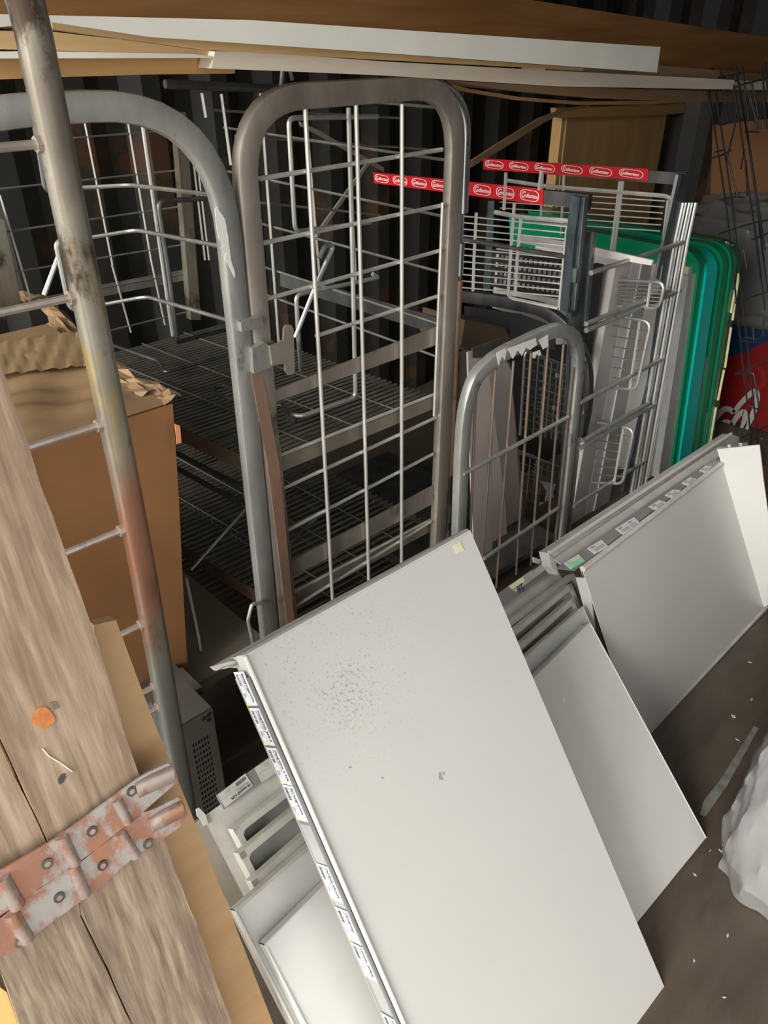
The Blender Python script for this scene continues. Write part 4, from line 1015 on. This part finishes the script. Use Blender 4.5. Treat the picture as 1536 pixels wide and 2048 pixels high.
# shelf behind it whose top rim shows
bp = (ctl - nc * .075, nc)
q = [P(x, y, bp) for x, y in ((1098, 1106), (1462, 868), (1478, 874), (1478, 884), (1112, 1122))]
t2 = thing('rear_long_shelf', (q[0] + q[1]) / 2 * [1, 1, 0], 'white shelf hidden behind the long shelf, only its thick top rim showing', 'shelf')
obj('top_rim', MB().prism(q, -nc * .03), M['white_dirty'], t2)
tl2, tr2 = q[4] + cex * .08, q[3]
obj('back_sheet', MB().prism([tl2, tr2, tr2 + (cbr - ctr), tl2 + (cbl - ctl)], -nc * .002), M['white_cool'], t2)
obj('end_lip', MB().prism([P(x, y, (ctl - nc * .07, nc)) for x, y in ((1097, 1106), (1112, 1122), (1116, 1150), (1104, 1135))], -nc * .03), M['white_dirty'], t2)
obj('rolled_edge', MB().tube([q[0], q[1]], .006, 8), M['white_b'], t2)
for px in ([(1461, 889), (1475, 888), (1478, 903), (1464, 903)], [(1484, 886), (1495, 885), (1496, 893), (1484, 894)]):
    obj('end_clip', MB().prism([P(x, y, (ctr - nc * .02, nc)) for x, y in px], -nc * .01), M['white_b'], t2)
# upright white end piece catching the light
ec = P(1440, 915, pc); e_dn = unit(P(1527, 1213, pc) - ec); e_out = unit(np.array([.06, -1., .12])); ne = unit(np.cross(e_dn, e_out)); ne = ne if ne[0] < 0 else -ne
ep_ = (ec + nc * .006, ne)
slab('white_end_sheet', [(1434, 899), (1519, 890), (1527, 960), (1560, 1200), (1527, 1214), (1490, 1090), (1460, 985)], ep_, -ne * .003, M['white_b'], 'bright white sheet leaning on the far end of the long shelf', 'sheet')

# ---- the big labelled shelf in front
NA = unit((0, -.8, .6)); SA = unit((0, .6, .8))
pa = (np.array([1.03, .846, .828]), NA)
atl, atr, abr = P(490, 1312, pa), P(940, 1062, pa), P(1328, 1975, pa)
abl = P(812, 2056, pa); abl = abl + unit(abl - atl) * (abl[2] / (unit(atl - abl)[2]))
t = thing('labelled_shelf', (abl + abr) / 2 * [1, 1, 0], 'largest white shelf standing on end in front, price cards along its long edge', 'shelf')
nt, bs, v, base, near = SPOT
aex = unit(atr - atl); aed = unit(abl - atl)
sp1, sp2 = P(690, 1390, pa), P(880, 1552, pa)
nf = noise(nt, coords(nt, (1, 1, 1)), 210, 3, .6)
f1 = ramp(nt, nf, [(.62, (0, 0, 0)), (.66, (1, 1, 1))]); f2 = ramp(nt, nf, [(.56, (0, 0, 0)), (.60, (1, 1, 1))])
def mul(a, b): return mix(nt, a, (0., 0., 0.), b)
col = mix(nt, mul(f2, near(sp1, .075)), base, (.30, .295, .265)); col = mix(nt, mul(f1, near(sp1 + aex * .0 - aed * .08, .3)), col, (.36, .355, .325))
nt.links.new(col, bs.inputs['Base Color']); bs.inputs['Roughness'].default_value = .38
obj('top_sheet', MB().prism([atl, atr, abr, abl], -NA * .0018), M['white_spotted'], t)
for p, q in ((atl, atr), (atr, abr)):
    obj('side_lip', MB().prism([p, q, q - NA * .035, p - NA * .035], unit(np.cross(NA, q - p)) * .0015), M['white_b'], t)
lipd = .052
obj('front_lip', MB().prism([atl, abl, abl - NA * lipd, atl - NA * lipd], aex * .0015), M['white_b'], t)
obj('rolled_edge', MB().tube([atl, abl], .0048, 10).tube([atl, atr], .0022, 8), M['white_b'], t)
en = -np.cross(aed, NA); en = unit(en if en @ aex < 0 else -en)
lp_ = (atl, en)
def sfrom(x, y): return float((P(x, y, lp_) - atl) @ aed)
s_a, s_b = sfrom(508, 1352), 1.06
o0 = atl - NA * .011 + en * .002
obj('price_rail', MB().prism([o0 + aed * s_a, o0 + aed * s_b, o0 + aed * s_b - NA * .047, o0 + aed * s_a - NA * .047], en * .003), M['strip_clear'], t)
obj('rail_lip', MB().bar(o0 + aed * s_a + en * .004, o0 + aed * s_b + en * .004, NA, .006, .004), M['strip'], t)
obj('rail_lip', MB().bar(o0 + aed * s_a + en * .004 - NA * .047, o0 + aed * s_b + en * .004 - NA * .047, NA, .004, .004), M['strip_clear'], t)
obj('rail_backing', MB().prism([o0 + aed * s_a + en * .0031, o0 + aed * sfrom(630, 1650) + en * .0031, o0 + aed * sfrom(630, 1650) - NA * .047 + en * .0031, o0 + aed * s_a - NA * .047 + en * .0031], en * .0006), M['strip'], t)
for ya, yb, xa, xb, ttl, sub in ((1338, 1407, 502, 525, 'Matlagningsgrädde', 'COOP 5 DL'), (1412, 1487, 524, 558, 'Vispgrädde 36% lf', 'ARLA KÖKET 500 ML'), (1492, 1566, 560, 592, 'Vispgrädde lf 36%', 'ARLA KÖKET 3 DL'), (1568, 1640, 593, 626, 'Spraygrädde', 'COOP 250 G'),
                         (1730, 1803, 666, 698, 'Vaniljsås klassisk', 'ARLA KÖKET 800 ML'), (1819, 1888, 704, 735, 'Vaniljvisp', 'ARLA KÖKET 250 ML'), (1892, 1962, 737, 768, 'Laktosfri vaniljsås', 'ARLA KÖKET 200 ML'), (2038, 2110, 802, 832, 'Vaniljsås', 'ARLA KÖKET')):
    s0, s1 = sfrom(xa, ya), sfrom(xb, yb)
    price_label(t, o0 + aed * s0 + en * .0045 - NA * .044, aed, NA, en, s1 - s0, .040, ttl, sub)
obj('tape_residue', MB().prism([P(x, y, (pa[0] + NA * .001, NA)) for x, y in ((907, 1090), (921, 1083), (926, 1096), (930, 1101), (922, 1103), (914, 1107), (909, 1100))], -NA * .0006), M['cream'], t)
for (x, y, w, h) in ((880, 1552, 3, 9), (887, 1547, 2, 4), (884, 1558, 2, 3), (765, 1556, 2, 2), (1128, 1400, 2, 3), (700, 1535, 3, 2)):
    obj('scuff', MB().prism([P(x + w * math.cos(a), y + h * math.sin(a), (pa[0] + NA * .0006, NA)) for a in np.linspace(0, 5.2, 6)], -NA * .0004), M['ink_grey'], t)
# its twin behind, only the upper edge with ragged ends in view
off = (pa[0] - NA * .05, NA)
q = [P(x, y, off) for x, y in ((428, 1334), (590, 1243), (935, 1057), (945, 1070), (600, 1262), (497, 1316))]
t = thing('hidden_shelf', (q[0] + q[2]) / 2 * [1, 1, 0], 'shelf right behind the biggest labelled shelf, grey upper edge and ragged end showing', 'shelf')
obj('top_edge', MB().prism(q, -NA * .02), plain('edge_grey', (.36, .355, .32), .45, 0, .12, 12), t)
obj('back_sheet', MB().prism([q[5], q[3] - aex * .03, q[3] - aex * .03 - SA * .95, q[5] - SA * .95], -NA * .002), M['white_cool'], t)
for px in ([(424, 1333), (460, 1322), (476, 1322), (462, 1330), (434, 1341)], [(432, 1338), (470, 1326), (486, 1318), (478, 1330), (448, 1338)], [(456, 1334), (480, 1322), (496, 1312), (498, 1318), (474, 1336)]):
    obj('torn_end', MB().prism([P(x, y, (off[0] + NA * .01, NA)) for x, y in px], -NA * .012), M['white_dirty'], t)

# ================================================================== pallet collars at the near left
WS = unit((0, .242, .970)); WN = unit((0, -.970, .242))
wp0 = np.array([.25, .796, 1.064])
def wpl(k): return (wp0 + WN * k, WN)
t = thing('pallet_collar', (0, .53, 0), 'weathered grey-brown pallet collar boards joined by two worn hinge bars', 'pallet collar')
def wboard(px, k, th, mat, name='board'):
    return obj(name, MB().prism([P(x, y, wpl(k)) for x, y in px], -WN * th), mat, t)
def jag(a, b, n, amp, seed):
    r = random.Random(seed); return [(a[0] + (b[0] - a[0]) * i / n + r.uniform(-amp, amp), a[1] + (b[1] - a[1]) * i / n + r.uniform(-amp, amp)) for i in range(n + 1)]
wboard(jag((-40, 600), (60, 905), 6, 2, 1) + jag((66, 925), (197, 1290), 7, 2.5, 2) + jag((200, 1300), (278, 1554), 5, 1.5, 3) + [(284, 1570), (101, 1700)] + jag((100, 1690), (-30, 1410), 6, 1.5, 4) + [(-160, 1100)], 0, .022, M['weathered'])
wboard(jag((-34, 1420), (95, 1690), 6, 1.5, 5) + [(98, 1700), (-120, 1850), (-160, 1500)], -.006, .022, M['weathered'])
wboard([(160, 1800), (325, 1670)] + jag((330, 1684), (392, 1845), 6, 2.5, 6) + jag((396, 1860), (470, 2060), 6, 2.5, 7) + [(500, 2140), (310, 2140)] + jag((272, 2058), (164, 1830), 6, 1.5, 8), .004, .022, M['weathered_low'])
wboard([(-120, 1980), (158, 1805)] + jag((161, 1834), (268, 2058), 6, 1.5, 9) + [(305, 2140), (60, 2140)] + jag((42, 2060), (4, 1950), 4, 3, 10) + [(-20, 1900)], .002, .022, M['weathered_low'])
# knot, hole and nicks
def disc(px, k, mat, name, th=.0008): return obj(name, MB().prism([P(x, y, wpl(k)) for x, y in px], -WN * th), mat, t)
kn = [(86 + 23 * math.cos(a) * (1 + .12 * math.sin(3 * a)), 1435 + 20 * math.sin(a) * (1 + .1 * math.cos(4 * a))) for a in np.linspace(0, 6, 18)]
disc(kn, .0012, plain('knot', (.50, .17, .045), .5, 0, .3, 60), 'knot')
disc([(100, 1405), (112, 1403), (118, 1415), (108, 1421)], .0012, plain('stain', (.17, .14, .12), .8), 'stain')
disc([(116, 1560), (122, 1550), (130, 1547), (132, 1554), (126, 1566), (118, 1569)], .0012, M['ink'], 'nail_hole')
tb('split', [P(x, y, wpl(.001)) for x, y in ((85, 1497), (98, 1512), (120, 1525), (145, 1543))], .0009, M['pine_pale'], t, 5)
# hinge bars
def hinge(px, k, name, mat):
    return obj(name, MB().prism([P(x, y, wpl(k)) for x, y in px], -WN * .003), M[mat], t)
h1 = hinge([(-60, 1782), (0, 1742), (120, 1672), (275, 1558), (300, 1543), (335, 1527), (346, 1530), (356, 1556), (352, 1566), (300, 1612), (245, 1662), (170, 1715), (0, 1832), (-60, 1868)], .012, 'hinge_bar', 'copper_worn')
h2 = hinge([(-60, 1882), (0, 1838), (80, 1775), (170, 1718), (240, 1660), (285, 1625), (300, 1621), (318, 1614), (355, 1594), (366, 1598), (376, 1630), (366, 1650), (330, 1675), (270, 1712), (200, 1776), (110, 1840), (20, 1908), (0, 1915), (-60, 1940)], .012, 'hinge_bar', 'copper_worn')
# pressed ribs and rolled tongues
for (a, b, r, par) in (((232, 1598), (256, 1644), .009, h1), ((122, 1672), (150, 1728), .010, h1), ((2, 1755), (36, 1812), .012, h1), ((240, 1664), (272, 1712), .009, h2), ((145, 1730), (170, 1790), .010, h2), ((22, 1825), (55, 1880), .011, h2)):
    obj('pressed_rib', MB().sweep([P(*a, wpl(.011)), P(*b, wpl(.011))], [(r * .8 * math.cos(q), r * .75 * math.sin(q)) for q in np.linspace(0, 2 * math.pi, 14)[:-1]], WN), M['copper_rib'], par)
for (a, b, par) in (((272, 1580), (345, 1548), h1), ((300, 1650), (364, 1618), h2)):
    obj('rolled_tongue', MB().sweep([P(*a, wpl(.010)), P(*((np.array(a) + np.array(b)) / 2), wpl(.0135)), P(*b, wpl(.014))], [((.013 if q_ else .013) * math.cos(q), .0075 * math.sin(q)) for q_, q in enumerate(np.linspace(0, 2 * math.pi, 18)[:-1])], WN), M['copper_rib'], par)
for (x, y, par) in ((263, 1582, h1), (184, 1662, h1), (94, 1727, h1), (296, 1687, h2), (205, 1730, h2), (118, 1794, h2), (40, 1883, h2)):
    c = P(x, y, wpl(.012)); obj('rivet', MB().tube([c, c + WN * .0022], .0072, 14), M['zinc_dark'], par)
    obj('rivet', MB().tube([c + WN * .002, c + WN * .0026], .0038, 10), M['wire_copper_sheen'], par)
obj('dark_gap', MB().sweep([P(x, y, wpl(.009)) for x, y in ((0, 1836), (170, 1717), (282, 1624))], rrect(.004, .004, .001, 1)), M['black'], t)

bk_ = wpl(-.04)
bx = [(188, 1250), (232, 1240), (300, 1424), (372, 1600), (470, 1850), (548, 2052), (580, 2140), (300, 2140), (200, 1500)]
slab('plywood_sheet', [(x, y) for x, y in bx], bk_, -WN * .02, M['birch'], 'smooth honey-coloured plywood strip behind the pallet collar boards', 'plywood')
slab('yellow_batten', [(-60, 1900), (0, 1975), (14, 1985), (40, 2060), (60, 2140), (-60, 2140)], wpl(-.012), -WN * .02, M['pine_yellow'], 'yellow pine batten end peeping out below the pallet collar', 'batten')

# ================================================================== plastic bag and floor litter
t = thing('plastic_bag', (1.49, .115, 0), 'clear plastic bag slumped on the brown floor at the picture edge', 'bag')
def bag(u, v):
    th = 2 * math.pi * u; z = .68 * v
    prof = [.97, 1.02, 1.02, 1.0, .97, .93, .88, .80, .62, .1]
    k = v * 9; i = min(8, int(k)); s = prof[i] + (prof[i + 1] - prof[i]) * (k - i)
    w = 1 + (.06 * (1 - abs(math.sin(3.5 * th + 3 * v)) * 1.6) * .5 + .035 * (1 - 2 * abs(math.sin(6.5 * th - 5 * v + 1))) + .02 * (1 - 2 * abs(math.sin(11 * th + 14 * v)))) * (1 - .3 * v)
    e = lambda q: math.copysign(abs(q) ** .75, q)
    return (1.49 + .20 * s * w * e(math.cos(th)) + .05 * v, .115 + .20 * s * w * e(math.sin(th)), .003 + z + .01 * min(1, 6 * v) * math.sin(9 * th + 5 * v) * .6)
obj('bag_skin', MB().grid(bag, 72, 40), M['film'], t)
def bag2(u, v):
    p = np.array(bag(u, v)); c = np.array([1.49, .115, .2]); return c + (p - c) * .9
obj('bag_contents', MB().grid(bag2, 30, 18), plain('pale_goods', (.24, .235, .23), .5, 0, .06, 9), t)

slab('floor_tape', [(1400, 1628), (1408, 1600), (1440, 1560), (1508, 1452), (1518, 1456), (1455, 1570), (1412, 1632)], ('Z', .002), (0, 0, -.0015), plain('tape_green', (.20, .20, .17), .4, 0, .3, 30), 'dusty greenish tape strip stuck on the floor next to the bag', 'tape strip')
r = random.Random(11)
for k, (x, y) in enumerate(((1467, 1433), (1441, 1702), (1388, 1922), (1449, 1995), (1455, 1872), (1503, 1400), (1500, 1325), (1420, 1702), (1445, 1690), (1390, 1750), (1475, 1480))):
    c = P(x, y, ('Z', 0)); a = r.uniform(0, 3); w, h = r.uniform(.004, .008), r.uniform(.001, .003)
    if k == 0: w, h = .009, .006
    d1, d2 = np.array([math.cos(a), math.sin(a), 0]), np.array([-math.sin(a), math.cos(a), 0])
    tag(obj('wood_chip', MB().prism([c + d1 * w, c + d2 * h, c - d1 * w * .8, c - d2 * h], (0, 0, .002)), M['chip']), 'tiny pale wood chip lying on the brown floor', 'chip', 'chips littering the floor')
